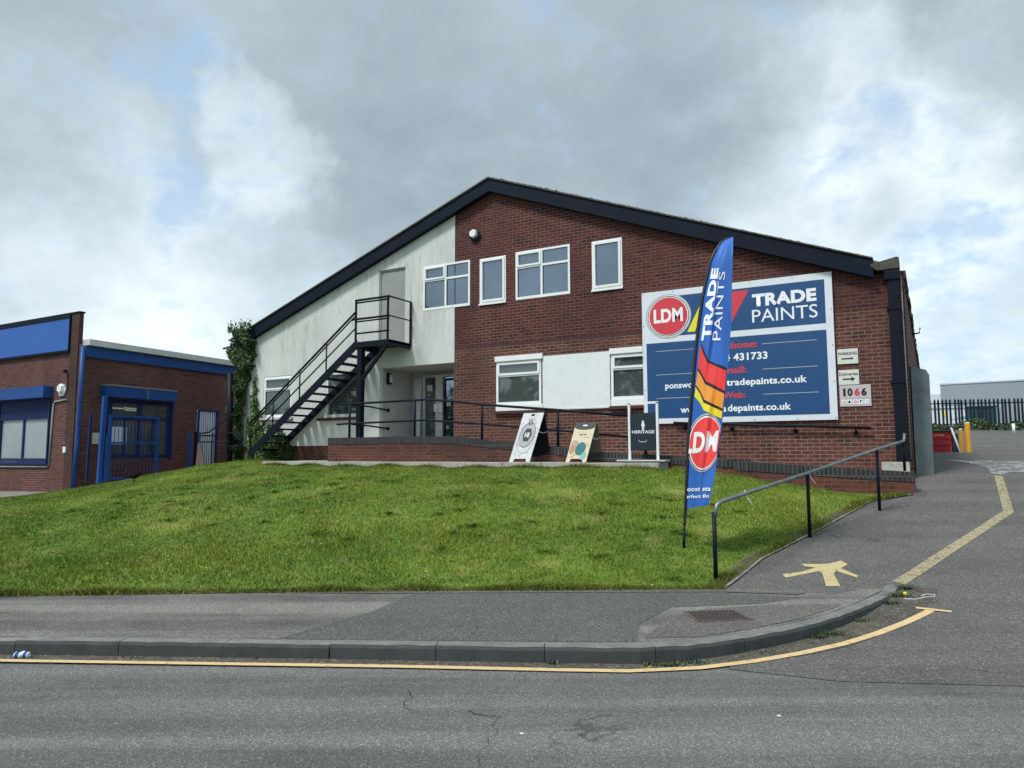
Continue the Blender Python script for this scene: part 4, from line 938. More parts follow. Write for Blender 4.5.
# ------------------------------------------------------------------ A boards
def aboard(name, label, x0, x1, zt, Yf, face, back, spread, lean, art, topx=.0):
    zb = 1.425; t = thing(name, label, 'sign board', ((x0+x1)/2, Yf+.2, zb))
    H = zt-zb; w = x1-x0
    # the two leaves meet at the top; hinge line runs across the board; shoved so the top stands right of the feet
    A = Vector((x0, Yf, zb)); ux = Vector((x1-x0, 0.02, 0)).normalized()
    top = Vector((x0+lean, Yf+.20, zt)); uy = (top-A); L_ = uy.length; uyn = uy.normalized()
    n = ux.cross(uyn).normalized()
    def leaf(nm, m, O, u, v, L_, flip):
        bm = poly_bm([(0, 0), (w*.17, 0), (w*.22, .075), (w*.78, .075), (w*.83, 0), (w, 0), (w, L_), (0, L_)])
        nn = u.cross(v).normalized()
        pts = [O+u*vv.co.x+v*vv.co.y for vv in bm.verts]; bm.free()
        bm = B(); prism(bm, pts, -nn*.012*flip); return obj(nm, bm, m, t)
    leaf('front_leaf', face, A, ux, uyn, L_, 1)
    A2 = Vector((x0+spread, Yf+.52, zb)); v2 = (top+Vector((.02, .015, 0))-A2); 
    leaf('rear_leaf', back, A2, ux, v2.normalized(), v2.length, -1)
    bm = B(); m1 = A+ux*w+uyn*L_*.62; m2 = A2+ux*w+v2*.62; tube(bm, [m1, (m1+m2)/2+Vector((0, 0, -.04)), m2], .006, 6); obj('stay_cord', bm, WFD, t)
    for nm, b_, m, lift in art(w, L_):
        n_ = ux.cross(uyn).normalized()
        obj(nm, stick(b_, A, ux, uyn, lift), m, t)
    return t
def art1(w, L_):
    cxm = w/2; o = []
    o.append(('oval_badge', disc_bm(cxm, L_*.55, w*.34, L_*.23), PRG, .003)); o.append(('oval_badge_line', disc_bm(cxm, L_*.55, w*.37, L_*.255, ri=.95), CHAR, .004))
    o.append(('badge_centre', disc_bm(cxm, L_*.55, w*.22, L_*.15, n=6), CHAR, .005)); o.append(('lettering', shift(text_bm('HB', w*.24, L_*.10, .03), cxm-w*.12, L_*.50), PRW, .007))
    o.append(('print_lines', disc_bm(cxm, L_*.50, w*.44, L_*.33, a0=190, a1=350, ri=.93), PRG, .003)); o.append(('print_lines', disc_bm(cxm, L_*.80, w*.10, L_*.05, ri=.6), CHAR, .003)); o.append(('print_lines', disc_bm(cxm, L_*.86, w*.16, L_*.03, ri=.7), PRG, .003))
    for k in range(7):
        a = -90+k*30-90; o.append(('print_mark', disc_bm(cxm+w*.36*math.cos(R(k*51)), L_*.5+L_*.38*math.sin(R(k*51)), w*.07, L_*.02, n=10, ri=.5), PRG, .003))
    o.append(('handle_slot', poly_bm([(cxm-w*.08, L_-.07), (cxm+w*.08, L_-.07), (cxm+w*.08, L_-.025), (cxm-w*.08, L_-.025)]), PRK, .003)); return o
aboard('a_board', 'silver white marble print A-board with a round HB badge on the slab strip', -7.93, -7.44, 2.48, 13.72, MARKB, NAVY, .25, .26, art1)
def art2(w, L_):
    o = [('header_print', poly_bm([(0, L_), (w, L_), (w, L_*.90)]+[(w/2+w*.5*math.cos(R(a)), L_*.90-L_*.08*math.sin(R(a))) for a in range(15, 180, 15)]+[(0, L_*.90)]), CHAR, .003)]
    o.append(('emblem', disc_bm(w*.5, L_*.93, w*.13, L_*.018), PRW, .005))
    o.append(('lettering', shift(text_bm('eggshell', w*.36, L_*.06, 0, .3), w*.32, L_*.67), RUST, .004)); o.append(('underline', poly_bm([(w*.2, L_*.755), (w*.48, L_*.765), (w*.48, L_*.77), (w*.2, L_*.76)]), MINT, .004)); o.append(('underline', poly_bm([(w*.5, L_*.62), (w*.82, L_*.625), (w*.82, L_*.635), (w*.5, L_*.63)]), PINK, .004))
    o.append(('pink_blob', disc_bm(w*.22, L_*.46, w*.19, L_*.10), PINK, .003)); o.append(('tan_blob', disc_bm(w*.16, L_*.32, w*.13, L_*.11), paint('print_tan', (.42, .26, .15), .5, .05), .004)); o.append(('mint_blob', disc_bm(w*.76, L_*.17, w*.15, L_*.11), MINT, .004))
    b_ = disc_bm(0, 0, w*.24, L_*.165); bmesh.ops.rotate(b_, cent=(0, 0, 0), matrix=Matrix.Rotation(R(-12), 3, 'Z'), verts=b_.verts); o.append(('teal_blob', shift(b_, w*.56, L_*.34), TEAL, .006))
    o.append(('stalk_print', poly_bm([(w*.15, L_*.12), (w*.19, L_*.11), (w*.90, L_*.45), (w*.88, L_*.46)]), PINK, .005)); return o
aboard('a_board', 'smaller cream A-board with a teal oval and dark top standing between the two other signs', -6.59, -6.14, 2.24, 13.74, CREAM, KRAFT, .16, .16, art2)
# framed swing sign
fs = thing('framed_sign', 'navy HERITAGE panel hung in a white metal frame on the slab strip', 'sign', (-4.94, 13.85, 1.445))
bm = B()
for x in (-5.22, -4.64): tube(bm, [(x, 13.85, 1.47), (x, 13.85, 2.60)], .022, sq=True)
tube(bm, [(-5.242, 13.85, 2.60), (-4.618, 13.85, 2.60)], .022, sq=True); obj('frame', bm, WFR, fs)
bm = B(); box(bm, -5.45, -4.45, 13.70, 14.0, 1.447, 1.475, bev=.006); obj('base', bm, WFD, fs)
bm = B(); box(bm, -5.19, -4.67, 13.835, 13.865, 1.66, 2.40); obj('panel', bm, SNAVY, fs)
fo = (-5.19, 13.835, 1.66)
obj('lettering', stick(shift(text_bm('HERITAGE', .46, .062, .02), .03, .335), fo, UX, UZ, .003), PRW, fs)
obj('emblem', stick(disc_bm(.26, .50, .035, .05), fo, UX, UZ, .003), PRW, fs); obj('emblem', stick(disc_bm(.26, .56, .022, .03), fo, UX, UZ, .005), PRW, fs); obj('emblem', stick(poly_bm([(.235, .41), (.285, .41), (.28, .46), (.24, .46)]), fo, UX, UZ, .003), PRW, fs)
obj('small_emblem', stick(disc_bm(.25, .19, .085, .035, a0=150, a1=400, ri=.85), fo, UX, UZ, .003), PRG, fs); obj('small_emblem', stick(poly_bm([(.18, .17), (.32, .17), (.30, .18), (.19, .18)]), fo, UX, UZ, .003), PRG, fs)

# ------------------------------------------------------------------ feather flag
fb = (-2.78, 9.24); fbz = G(*fb)
flag = thing('feather_flag', 'tall blue feather flag with trade paints lettering planted in the lawn', 'flag', (*fb, fbz))
rr_ = Vector((r_[0], r_[1], 0)); ff_ = Vector((f_[0], f_[1], 0))
LEFT = [(.91, 2.213), (1.64, 2.262), (2.29, 2.326), (2.94, 2.400), (3.60, 2.505), (4.10, 2.622), (4.33, 2.735), (4.415, 2.83), (4.44, 2.905)]
RIGHT = [(.96, 2.506), (1.30, 2.585), (1.77, 2.675), (2.5, 2.780), (3.33, 2.870), (4.0, 2.900), (4.30, 2.92), (4.44, 2.925)]
def Ls(z): return float(np.interp(z, [a for a, b in LEFT], [b for a, b in LEFT]))
def Rs(z): return float(np.interp(z, [a for a, b in RIGHT], [b for a, b in RIGHT]))
FT = 9.41
def flagpt(u, z, lift=0.):
    """u 0..1 across the cloth; it blows away from the street and folds"""
    s0, s1 = Ls(z), Rs(z); dep = (-.46*u+.05*math.sin(u*7.5+z*.9)*min(1, 3*u)+.018*math.sin(u*17-z*2.3)*min(1, 3*u)+.012*math.sin(z*5.1+u*6)*u)*min(1, (s1-s0)/.25)
    k = (FT+dep)/FT; s = (s0+(s1-s0)*u)*k; zz = 1.6+(z-1.6)*(1+(k-1)*.9)
    # surface normal faces the street
    n = (-ff_*.55-rr_*.83).normalized()
    return rr_*s+ff_*(FT+dep)+Vector((0, 0, zz))+n*(-lift if lift < 0 else lift)*1.0
def flagsheet(bm, lift):
    for v in bm.verts: v.co = flagpt(v.co.x, v.co.y, lift)
    return bm
def fcut(bm, st_=.05):
    gridcut(bm, .04, (0, 1), (9, 9)); 
    ys = [v.co.y for v in bm.verts]; k = math.ceil(min(ys)/st_)*st_
    while k < max(ys):
        bmesh.ops.bisect_plane(bm, geom=bm.verts[:]+bm.edges[:]+bm.faces[:], plane_co=(0, k, 0), plane_no=(0, 1, 0), dist=1e-6); k += st_
    return bm
bm = poly_bm([(0, .90), (1, .945), (1, 4.44), (0, 4.44)]); fcut(bm); flagsheet(bm, 0); cloth = obj('cloth', bm, FLAGB, flag, smooth=True)
ns = (-ff_*.50+rr_*.85)
SG = 1 if True else -1
def fput(name, bm, m, lift=.006): 
    fcut(bm); b2 = flagsheet(bm, lift); return obj(name, b2, m, flag, smooth=True)
def fwarp(bm, u0, u1, z0, z1, rot=False, shear=0.):
    """place a 0..1 x 0..1 print on the cloth, optionally reading upwards"""
    for v in bm.verts:
        x, y = v.co.x, v.co.y
        if rot: v.co.x = u1-(u1-u0)*y + 0*x; v.co.y = z0+(z1-z0)*x
        else: v.co.x = u0+(u1-u0)*x; v.co.y = z0+(z1-z0)*y+shear*(v.co.x-.5)
    return bm
fput('lettering', fwarp(text_bm('TRADE', 1, 1, .05), .12, .42, 3.06, 4.02, True), PRW, .008)
fput('lettering', fwarp(text_bm('PAINTS', 1, 1, .0), .46, .72, 3.06, 3.97, True), PRW, .008)
def band(name, top, bot, m, lift=.008): fput(name, poly_bm(top+bot[::-1]), m, lift)
zt = lambda y: 1.6+(0)*y
# diagonal stripes: u, z
band('black_edge', [(.12, 3.03), (.26, 2.91), (.40, 2.80), (.97, 2.70)], [(.12, 2.95), (.30, 2.80), (.44, 2.70), (.97, 2.60)], PRK, .006)
band('red_stripe', [(.12, 3.00), (.24, 2.88), (.38, 2.77), (.97, 2.66)], [(.10, 2.71), (.22, 2.64), (.38, 2.53), (.98, 2.40)], PRRB)
band('black_edge', [(.10, 2.71), (.22, 2.64), (.38, 2.53), (.98, 2.40)], [(.10, 2.67), (.22, 2.60), (.36, 2.49), (.98, 2.36)], PRK)
band('orange_stripe', [(.10, 2.67), (.22, 2.60), (.36, 2.49), (.98, 2.36)], [(.09, 2.48), (.24, 2.40), (.38, 2.29), (.98, 2.17)], PRO)
band('black_edge', [(.09, 2.48), (.24, 2.40), (.38, 2.29), (.98, 2.17)], [(.09, 2.45), (.24, 2.365), (.37, 2.25), (.98, 2.135)], PRK)
band('yellow_stripe', [(.09, 2.45), (.24, 2.365), (.37, 2.25), (.98, 2.135)], [(.08, 2.33), (.26, 2.25), (.40, 2.15), (.98, 2.04)], PRY)
def clampu(bm):
    bmesh.ops.bisect_plane(bm, geom=bm.verts[:]+bm.edges[:]+bm.faces[:], plane_co=(.01, 0, 0), plane_no=(-1, 0, 0), clear_outer=True)
    bmesh.ops.bisect_plane(bm, geom=bm.verts[:]+bm.edges[:]+bm.faces[:], plane_co=(.99, 0, 0), plane_no=(1, 0, 0), clear_outer=True); return bm
EZ = 1.735
fput('emblem_ring', clampu(disc_bm(.52, EZ, .56, .375)), PRG, .008); fput('emblem_ring_dark', clampu(disc_bm(.52, EZ, .53, .355)), PRK, .010); fput('emblem_ring_white', clampu(disc_bm(.53, EZ, .51, .345)), PRW, .012); fput('emblem_red', clampu(disc_bm(.54, EZ, .49, .325)), PRRB, .014)
fput('emblem_letters', clampu(fwarp(text_bm('LDM', 1, 1, .04), -.10, .95, 1.61, 1.88, shear=.03)), PRW, .017)
fput('lettering', clampu(fwarp(text_bm('boost sta', 1, 1, .02), -.10, .97, 1.12, 1.18, shear=.01)), PRW, .010)
fput('lettering', clampu(fwarp(text_bm('perfect fin', 1, 1, .02), -.14, .95, 1.02, 1.08, shear=.01)), PRW, .010)
# pole with sleeve
pz = [fbz-.05, fbz+.25, .91, 1.3, 1.64, 2.0, 2.29, 2.94, 3.3, 3.6, 3.85, 4.10, 4.25, 4.36, 4.43, 4.45]
ps = [2.172, 2.185, 2.208, 2.235, 2.256, 2.290, 2.318, 2.392, 2.440, 2.494, 2.55, 2.612, 2.68, 2.755, 2.85, 2.92]
bm = B(); tube(bm, [rr_*s+ff_*FT+Vector((0, 0, z)) for s, z in zip(ps, pz)], [.013]*2+[.023]*10+[.019, .015, .012, .008], 8); obj('pole', bm, PRK, flag)
bm = B(); tube(bm, [rr_*2.172+ff_*FT+Vector((0, 0, fbz-.02)), rr_*2.182+ff_*FT+Vector((0, 0, fbz+.2))], .019, 8); tube(bm, [rr_*2.17+ff_*FT+Vector((0, 0, fbz+.30)), rr_*2.20+ff_*(FT-.03)+Vector((0, 0, fbz+.30))], .012, 6); obj('ground_spike', bm, NAVY, flag)

# ------------------------------------------------------------------ handrail beside the drive
hr = thing('path_handrail', 'dark painted steel handrail climbing beside the sloping path', 'handrail', (-2.13, 8.2, .2))

HPT = [(-2.13, 8.23, .19, .96), (-1.47, 10.59, .47, 1.29), (-.735, 12.62, .71, 1.63), (-.40, 13.74, .95, 1.45)]
rp = [(-2.12, 8.23, .90), (-2.115, 8.235, .97), (-2.10, 8.25, 1.03), (-2.06, 8.29, 1.065), (-1.46, 10.59, 1.335), (-.72, 12.62, 1.66), (-.40, 13.72, 1.79), (-.385, 13.77, 1.83), (-.38, 13.79, 1.92)]
bm = B(); tube(bm, rp, .024, 10); obj('rail', bm, paint('worn_rail_paint', (.20, .225, .225), .35, .2, (.03, .035, .04), .6, scale=5.), hr)
for i, (x, y, zg, zt) in enumerate(HPT):
    bm = B(); tube(bm, [(x, y, zg-.1 if i < 3 else 1.30), (x, y, [.95, 1.34, 1.66, 1.80][i])], .024, 10); obj('post', bm, NAVY, hr)
for x, y, z, dx in ((-1.92, 8.85, 1.13, .06), (-1.46, 10.62, 1.32, .06)):
    bm = B(); tube(bm, [(x, y, z+.02), (x+dx*.5, y-.02, z-.05), (x+dx*1.5, y-.04, z-.13)], .004, 5); tube(bm, [(x, y-.028, z+.01), (x, y, z-.03), (x, y+.028, z+.01), (x, y, z+.04), (x, y-.028, z+.01)], .004, 5); obj('cable_tie', bm, WFR, hr)

# ------------------------------------------------------------------ galvanised gates folded against the side wall
GATEM = paint('weathered_galvanised', (.135, .170, .170), .7, .28, (.20, .24, .235), 0., scale=3.)
gt = thing('steel_gate', 'galvanised sheet steel gate folded back beside the right corner of the brick unit', 'gate', (-.12, 16.9, 1.2))
bm = B(); prism(bm, [(-.292, 16.12, 1.16), (.02, 16.20, 1.16), (.035, 16.20, 3.10), (-.02, 16.19, 3.20), (-.292, 16.12, 3.28)], (.0, .05, 0)); obj('leaf', bm, GATEM, gt)
bm = B(); prism(bm, [(-.03, 16.26, 1.17), (.03, 16.26, 1.17), (.03, 16.26, 3.06), (-.03, 16.26, 3.1)], (.0, 1.6, 0)); obj('leaf', bm, GATEM, gt)
bm = B(); tube(bm, [(-.285, 16.10, 1.2), (-.285, 16.10, 3.27)], .012, sq=True); obj('edge_angle', bm, NAVY, gt)

# ------------------------------------------------------------------ ivy and shrubs
def leaves(name, m, parent, pts, size, zdir=.3, nrm=(0, -1, 0)):
    n = len(pts); s = rng.uniform(.6, 1.25, n)*size
    nr = rng.normal(0, .55, (n, 3))+np.array(nrm); nr /= np.linalg.norm(nr, axis=1)[:, None]
    up = np.tile([0, 0, 1.], (n, 1))+rng.normal(0, .6, (n, 3)); a = np.cross(up, nr); a /= np.linalg.norm(a, axis=1)[:, None]; b = np.cross(nr, a)
    S_ = s[:, None]; V = np.stack([pts-b*S_*.7, pts+a*S_*.52-b*S_*.05+nr*S_*.12, pts+b*S_*.6, pts-a*S_*.52-b*S_*.05+nr*S_*.12], 1).reshape(-1, 3)
    return mesh_np(name, V, np.arange(n*4).reshape(-1, 4), np.clip(rng.beta(2, 3, n), 0, 1), m, parent)
def fill(poly, n, y0, y1, clump=9., thr=-.35):
    P_ = np.array(poly); out_ = []
    while sum(map(len, out_)) < n:
        x = rng.uniform(P_[:, 0].min()-.08, P_[:, 0].max()+.08, n*2); z = rng.uniform(P_[:, 1].min()-.08, P_[:, 1].max()+.08, n*2)
        xj = x+.05*np.sin(z*17)+.03*np.sin(z*41+1); zj = z+.05*np.sin(x*19)
        k = in_poly(xj, zj, poly) & (np.sin(x*clump+3*np.sin(z*clump*.4))*np.sin(z*clump*1.1+x*5) > thr-rng.random(n*2)*.8)
        y = rng.uniform(0, 1, n*2)**.7; y = y1-(y1-y0)*y*(.6+.4*np.sin(z*7+x*5)); out_.append(np.stack([x[k], y[k], z[k]], 1))
    return np.concatenate(out_)[:n]
iv = thing('ivy', 'dense dark ivy smothering the left corner and eaves end of the gabled unit', 'ivy', (-18.7, 15.3, 1.4))
ivp = [(-19.02, 5.0), (-19.12, 5.25), (-18.98, 5.50), (-18.55, 5.48), (-18.10, 5.30), (-18.06, 4.95), (-18.14, 4.35), (-18.32, 3.85), (-18.50, 3.35), (-18.58, 2.6), (-18.60, 1.45), (-18.86, 1.4), (-18.84, 3.2), (-18.86, 4.4), (-18.96, 4.8)]
sprig = []
for i in range(16):
    x = rng.uniform(-19.0, -18.0); z = 5.42+rng.uniform(-.05, .1); a = rng.uniform(-.8, .8)
    for k in range(14): sprig.append((x+a*k*.018+rng.normal(0, .015), 15.3+rng.normal(0, .04), z+k*.022*rng.uniform(.5, 1.1)))
leaves('foliage', IVY, iv, np.concatenate([fill(ivp, 14500, 15.12, 15.60, thr=-.9), np.array(sprig)]), .058)
bm = B()
for i in range(9):
    x = -18.8+i*.06; tube(bm, [(x, 15.52, 1.35), (x+.04*math.sin(i), 15.50, 2.6), (x-.05, 15.5, 3.9), (x+.05*math.cos(i), 15.45, 5.2)], .014, 5)
for i in range(5): tube(bm, [(-19.0+i*.14, 15.3, 5.35), (-19.03+i*.15, 15.25, 5.58), (-18.9+i*.15, 15.2, 5.66), (-18.75+i*.15, 15.2, 5.54)], .007, 4)
obj('stem', bm, BARK, iv)
cl = thing('climbing_plant', 'light green climber spires rising against the white wall behind the stair foot', 'climber', (-18.0, 15.5, 1.45))
c1 = [(-18.22, 1.45), (-18.30, 2.1), (-18.24, 2.75), (-18.14, 2.3), (-18.05, 1.6)]
c2 = [(-18.15, 1.45), (-18.18, 2.4), (-18.12, 3.2), (-18.05, 4.05), (-17.95, 3.3), (-17.84, 2.9), (-17.84, 2.3), (-17.75, 1.5)]
c3 = [(-17.75, 1.45), (-17.72, 2.4), (-17.70, 3.1), (-17.62, 2.6), (-17.52, 1.5)]
for c in (c1, c2, c3): leaves('foliage', IVYL, cl, fill(c, 800 if c is not c2 else 1900, 15.40, 15.58), .055)
bm = B()
for x in (-18.22, -18.12, -17.86): tube(bm, [(x, 15.55, 1.4), (x+.03, 15.55, 2.6), (x, 15.55, 3.7 if x == -18.12 else 3.0)], .012, 5)
obj('stem', bm, BARK, cl)
sh = thing('shrub', 'dark green self seeded shrub behind the lower treads of the stair', 'shrub', (-17.0, 15.35, 1.45))
leaves('foliage', IVY, sh, fill([(-17.55, 1.45), (-17.45, 2.2), (-17.2, 2.5), (-16.8, 2.42), (-16.45, 2.1), (-16.3, 1.5)], 2800, 15.1, 15.58), .06)
bm = B()
for i in range(6): tube(bm, [(-17.1+i*.08, 15.4, 1.4), (-17.3+i*.16, 15.4, 2.2)], .012, 5)
obj('stem', bm, BARK, sh)

# ------------------------------------------------------------------ neighbouring unit on the left
LX, LY = -22.889, 12.943
d2 = (-.10151, .99483); n2_ = (.99483, .10151)
def SP(w, off, z): return (LX+d2[0]*w+n2_[0]*off, LY+d2[1]*w+n2_[1]*off, z)
lb = thing('neighbour_unit', 'low flat roofed brick unit with blue fascia panel and blue shutters at the far left', 'building', (-25, 15, .5))
FW_ = (-4.60, -1.68, 1.42, 3.40)
def FXp(u): return LX+u
bm = B(); quad_ = [bm.verts.new(v) for v in ((LX-.16, LY, .1), (LX, LY, .1), (LX, LY, 5.05), (LX-.16, LY, 5.05))]; bm.faces.new(quad_); wall(bm, LX-9, LX-.16, .1, lambda x: 6.06, LY, [(LX-4.62, LX-1.60, 1.40, 3.42), (LX-8.6, LX-5.6, 1.40, 3.42)], .12); obj('front_wall', bm, BR3, lb)
SO = [(1.05, 3.42, 1.50, 3.42), (4.60, 5.55, 1.10, 3.25)]
bm = B(); wall(bm, 0, 13, .3, lambda x: 5.0, 0, SO, .12)
MS = Matrix(((d2[0], -n2_[0], 0, LX), (d2[1], -n2_[1], 0, LY), (0, 0, 1, 0), (0, 0, 0, 1)))
bm.transform(MS); bm.normal_update(); obj('side_wall', bm, BR3, lb)
bm = B(); prism(bm, [(LX-.17, LY+.005, 4.9), (LX-.17, LY+.10, 4.9), (LX-.17, LY+.10, 6.05), (LX-.17, LY+.005, 6.05)], (-9, 0, 0)); obj('parapet_back', bm, BR3, lb)
def sbox(bm, w0, w1, o0, o1, z0, z1, bev=0.):
    b_ = B(); box(b_, w0, w1, -o1, -o0, z0, z1, bev=bev); b_.transform(MS); me = bpy.data.meshes.new('t'); b_.to_mesh(me); b_.free(); bm.from_mesh(me); bpy.data.meshes.remove(me); return bm
bm = B(); box(bm, LX-9, LX-.12, LY-.06, LY+.13, 6.06, 6.11); obj('coping', bm, FASC, lb)
bm = B(); box(bm, LX-9, LX-.62, LY-.07, LY-.01, 4.92, 5.93); obj('fascia_panel', bm, BLUEP, lb)
bm = B(); box(bm, LX-9, LX-.58, LY-.09, LY-.01, 4.84, 4.915); box(bm, LX-9, LX-.58, LY-.09, LY-.01, 5.935, 6.055); box(bm, LX-.615, LX-.58, LY-.09, LY-.01, 4.915, 5.935); obj('panel_trim', bm, FASC, lb)
bm = B(); box(bm, LX-.575, LX-.15, LY-.035, LY+.10, .3, 6.058); obj('corner_pier', bm, brick_mat('brick_dark_pier', (.07, .028, .024), (.09, .038, .03), (.035, .02, .022), (.10, .08, .07), .8, (.04, .025, .022), .6), lb)
bm = B(); sbox(bm, .10, 13, -.3, .22, 5.03, 5.22); obj('gutter', bm, WFD, lb)
bm = B(); sbox(bm, .10, 13, .005, .08, 4.67, 5.025); sbox(bm, .10, 13, .081, .10, 4.67, 4.74); obj('blue_fascia', bm, BLUE, lb)
bm = B(); q = [SP(0, 0, 5.12), SP(13, 0, 5.12), SP(13, -9, 5.12), (LX-9, LY, 5.12)]; prism(bm, [(q[0][0]-.1, LY+.5, 5.05), (q[1][0]-.1, q[1][1], 5.05), (LX-9, q[1][1], 5.05), (LX-9, LY+.5, 5.05)], (0, 0, .06)); obj('roof', bm, ROOFM, lb)
bm = B(); tube(bm, [SP(-.02, .09, 4.98), SP(-.03, .09, 3.3), SP(-.05, .09, 1.9), SP(-.14, .12, .55)], .065, 10); cyl(bm, SP(-.045, .09, 2.55), .075, .06); obj('downpipe', bm, BLUE, lb)
# front window, shutter, shutter box, conduit
for a in (LX-4.62, LX-8.6):
    b = a+3.02
    fr = obj('window', box(B(), a+.001, a+.002, LY+.05, LY+.051, 1.41, 1.42), BLUED, lb)
    bm = B()
    for x0, x1 in ((a+.01, a+.08), (a+1.42, a+1.52), (b-.08, b-.01)): box(bm, x0, x1, LY+.01, LY+.09, 1.41, 3.41)
    box(bm, a+.08, a+1.42, LY+.01, LY+.09, 1.41, 1.50); box(bm, a+1.52, b-.08, LY+.01, LY+.09, 1.41, 1.50); obj('frame', bm, BLUED, fr)
    for x0, x1 in ((a+.08, a+1.42), (a+1.52, b-.08)):
        bm = B(); box(bm, x0, x1, LY+.05, LY+.058, 1.5, 3.4); obj('pane', bm, paint('blinded_glass', (.27, .32, .32), .12, .12, scale=1.), fr)
    bm = B()
    for k in range(9): z = 3.42-.072*(k+1); prism(bm, [(a+.03, LY+.00, z), (a+.03, LY-.018, z+.012), (a+.03, LY-.018, z+.052), (a+.03, LY, z+.068)], (2.93, 0, 0))
    obj('roller_shutter', bm, BLUED, lb)
    bm = B(); box(bm, a-.3, b+.12, LY-.30, LY-.005, 3.43, 3.80, bev=.01); obj('shutter_box', bm, BLUE, lb)
    bm = B(); box(bm, a-.02, a+.005, LY-.04, LY-.004, 1.3, 3.43); box(bm, b-.005, b+.05, LY-.05, LY-.004, 1.36, 3.43); box(bm, a-.05, b+.05, LY-.05, LY-.004, 1.30, 1.385); obj('frame_edge', bm, BLUED, lb)
bm = B(); tube(bm, [(LX-4.9, LY-.03, 1.22), (LX-1.50, LY-.03, 1.22), (LX-1.44, LY-.03, 1.28), (LX-1.36, LY-.03, 3.22), (LX-1.30, LY-.03, 3.30), (LX-.62, LY-.03, 3.34)], .028, 8); obj('conduit', bm, GREYM, lb)
bm = B(); box(bm, LX-.62, LX-.48, LY-.075, LY-.04, 1.68, 1.86, bev=.005); obj('socket_box', bm, WFR, lb)
alarm((LX-.92, LY-.01, 3.70), 0, 'white alarm box on the neighbouring unit above its blue window shutter', .16, PALE)
t = obj('wall_camera', tube(cyl(B(), (LX-.66, LY-.10, 4.18), .06, .10), [(LX-.62, LY-.06, 4.18), (LX-.58, LY-.04, 3.7), (LX-.62, LY-.05, 3.6)], .018, 6), NAVY, label='small dark security camera on the neighbouring brick pier', cat='camera')  # security camera body and arm, gives no light
# side glazed bay
fr = obj('window', sbox(sbox(sbox(B(), 1.06, 1.15, .01, -.09, 1.5, 3.41), 3.32, 3.41, .01, -.09, 1.5, 3.41), 1.15, 3.32, .01, -.09, 1.5, 1.60), BLUED, lb)
bm = B(); sbox(bm, 1.15, 3.32, .02, -.09, 2.80, 2.90); sbox(bm, 2.12, 2.24, .02, -.09, 1.6, 2.80); sbox(bm, 2.12, 2.24, .02, -.09, 2.90, 3.41); sbox(bm, 1.15, 3.32, .01, -.09, 3.30, 3.41)
for w in (1.65, 2.75): sbox(bm, w-.03, w+.03, .0, -.09, 1.6, 2.8)
obj('glazing_bar', bm, BLUED, fr)
bm = B(); sbox(bm, 1.10, 3.38, -.05, -.058, 1.52, 3.38); obj('pane', bm, GLL, fr)
bm = B(); box(bm, 0, 1, 0, 1, 0, 1); bm.free()
bm = B(); sbox(bm, .7, 3.8, -4, -.3, .8, 3.42)
for f in bm.faces: f.normal_flip()
bm.normal_update()
for f in [f for f in bm.faces if f.calc_center_median().x > SP(0, -.35, 0)[0]-.6 and abs(f.normal.x) > .9]: bm.faces.remove(f)
obj('interior', bm, DKIN, lb)
tl = bpy.data.materials.new('fluorescent_tube'); tl.use_nodes = True; g_ = N(tl.node_tree); tl.node_tree.nodes.clear(); g_.n('ShaderNodeOutputMaterial', inp={0: g_.n('ShaderNodeEmission', inp={0: (1, .97, .9, 1), 1: 1.6}).outputs[0]})
for i, (w, o, z) in enumerate(((1.5, -.9, 3.24), (2.35, -1.4, 3.20), (2.55, -.8, 3.12), (3.1, -1.6, 3.24))):
    obj('strip_light', sbox(B(), w-.28, w+.28, o-.04, o+.04, z, z+.04), tl, label=['lit strip light nearest the left end inside the neighbouring bay window', 'lit strip light second from the left inside the neighbouring bay window', 'lit strip light lowest of those inside the neighbouring bay window', 'lit strip light furthest right inside the neighbouring bay window'][i], cat='ceiling light', group='strip lights inside the neighbouring unit')
obj('paper_notice', sbox(B(), 1.12, 1.75, -.035, -.03, 1.95, 2.52), PALE, label='pale paper notice stuck low on the left side of the neighbouring bay window', cat='notice')
obj('cardboard_box', sbox(B(), 2.55, 3.10, -.35, -.12, 1.56, 2.0), WOODB, label='brown cardboard box behind the right side of the barred neighbouring window', cat='box')
bm = B(); sbox(bm, .70, 3.40, .004, .30, 3.46, 3.80, bev=.01); obj('canopy', bm, BLUE, lb)
bm = B(); sbox(bm, .68, 3.42, .004, .32, 3.80, 3.86); sbox(bm, 2.2, 2.24, .30, .306, 3.46, 3.80); obj('canopy_top', bm, ROOFM, lb)
bm = B(); sbox(bm, .86, .99, .004, .10, 1.1, 3.46); sbox(bm, 3.43, 3.5, .004, .06, 1.45, 3.46); obj('bay_jamb', bm, BLUED, lb)
o = obj('notice_plate', sbox(B(), .50, .72, .004, .02, 1.95, 2.30), paint('cream_notice', (.50, .50, .40), .6, .1), label='small cream notice plate on the neighbouring brick wall left of the blue gate', cat='sign')
bm = B(); sbox(bm, 4.62, 5.53, -.06, -.10, 1.12, 3.22); obj('side_door', bm, PALE, lb)

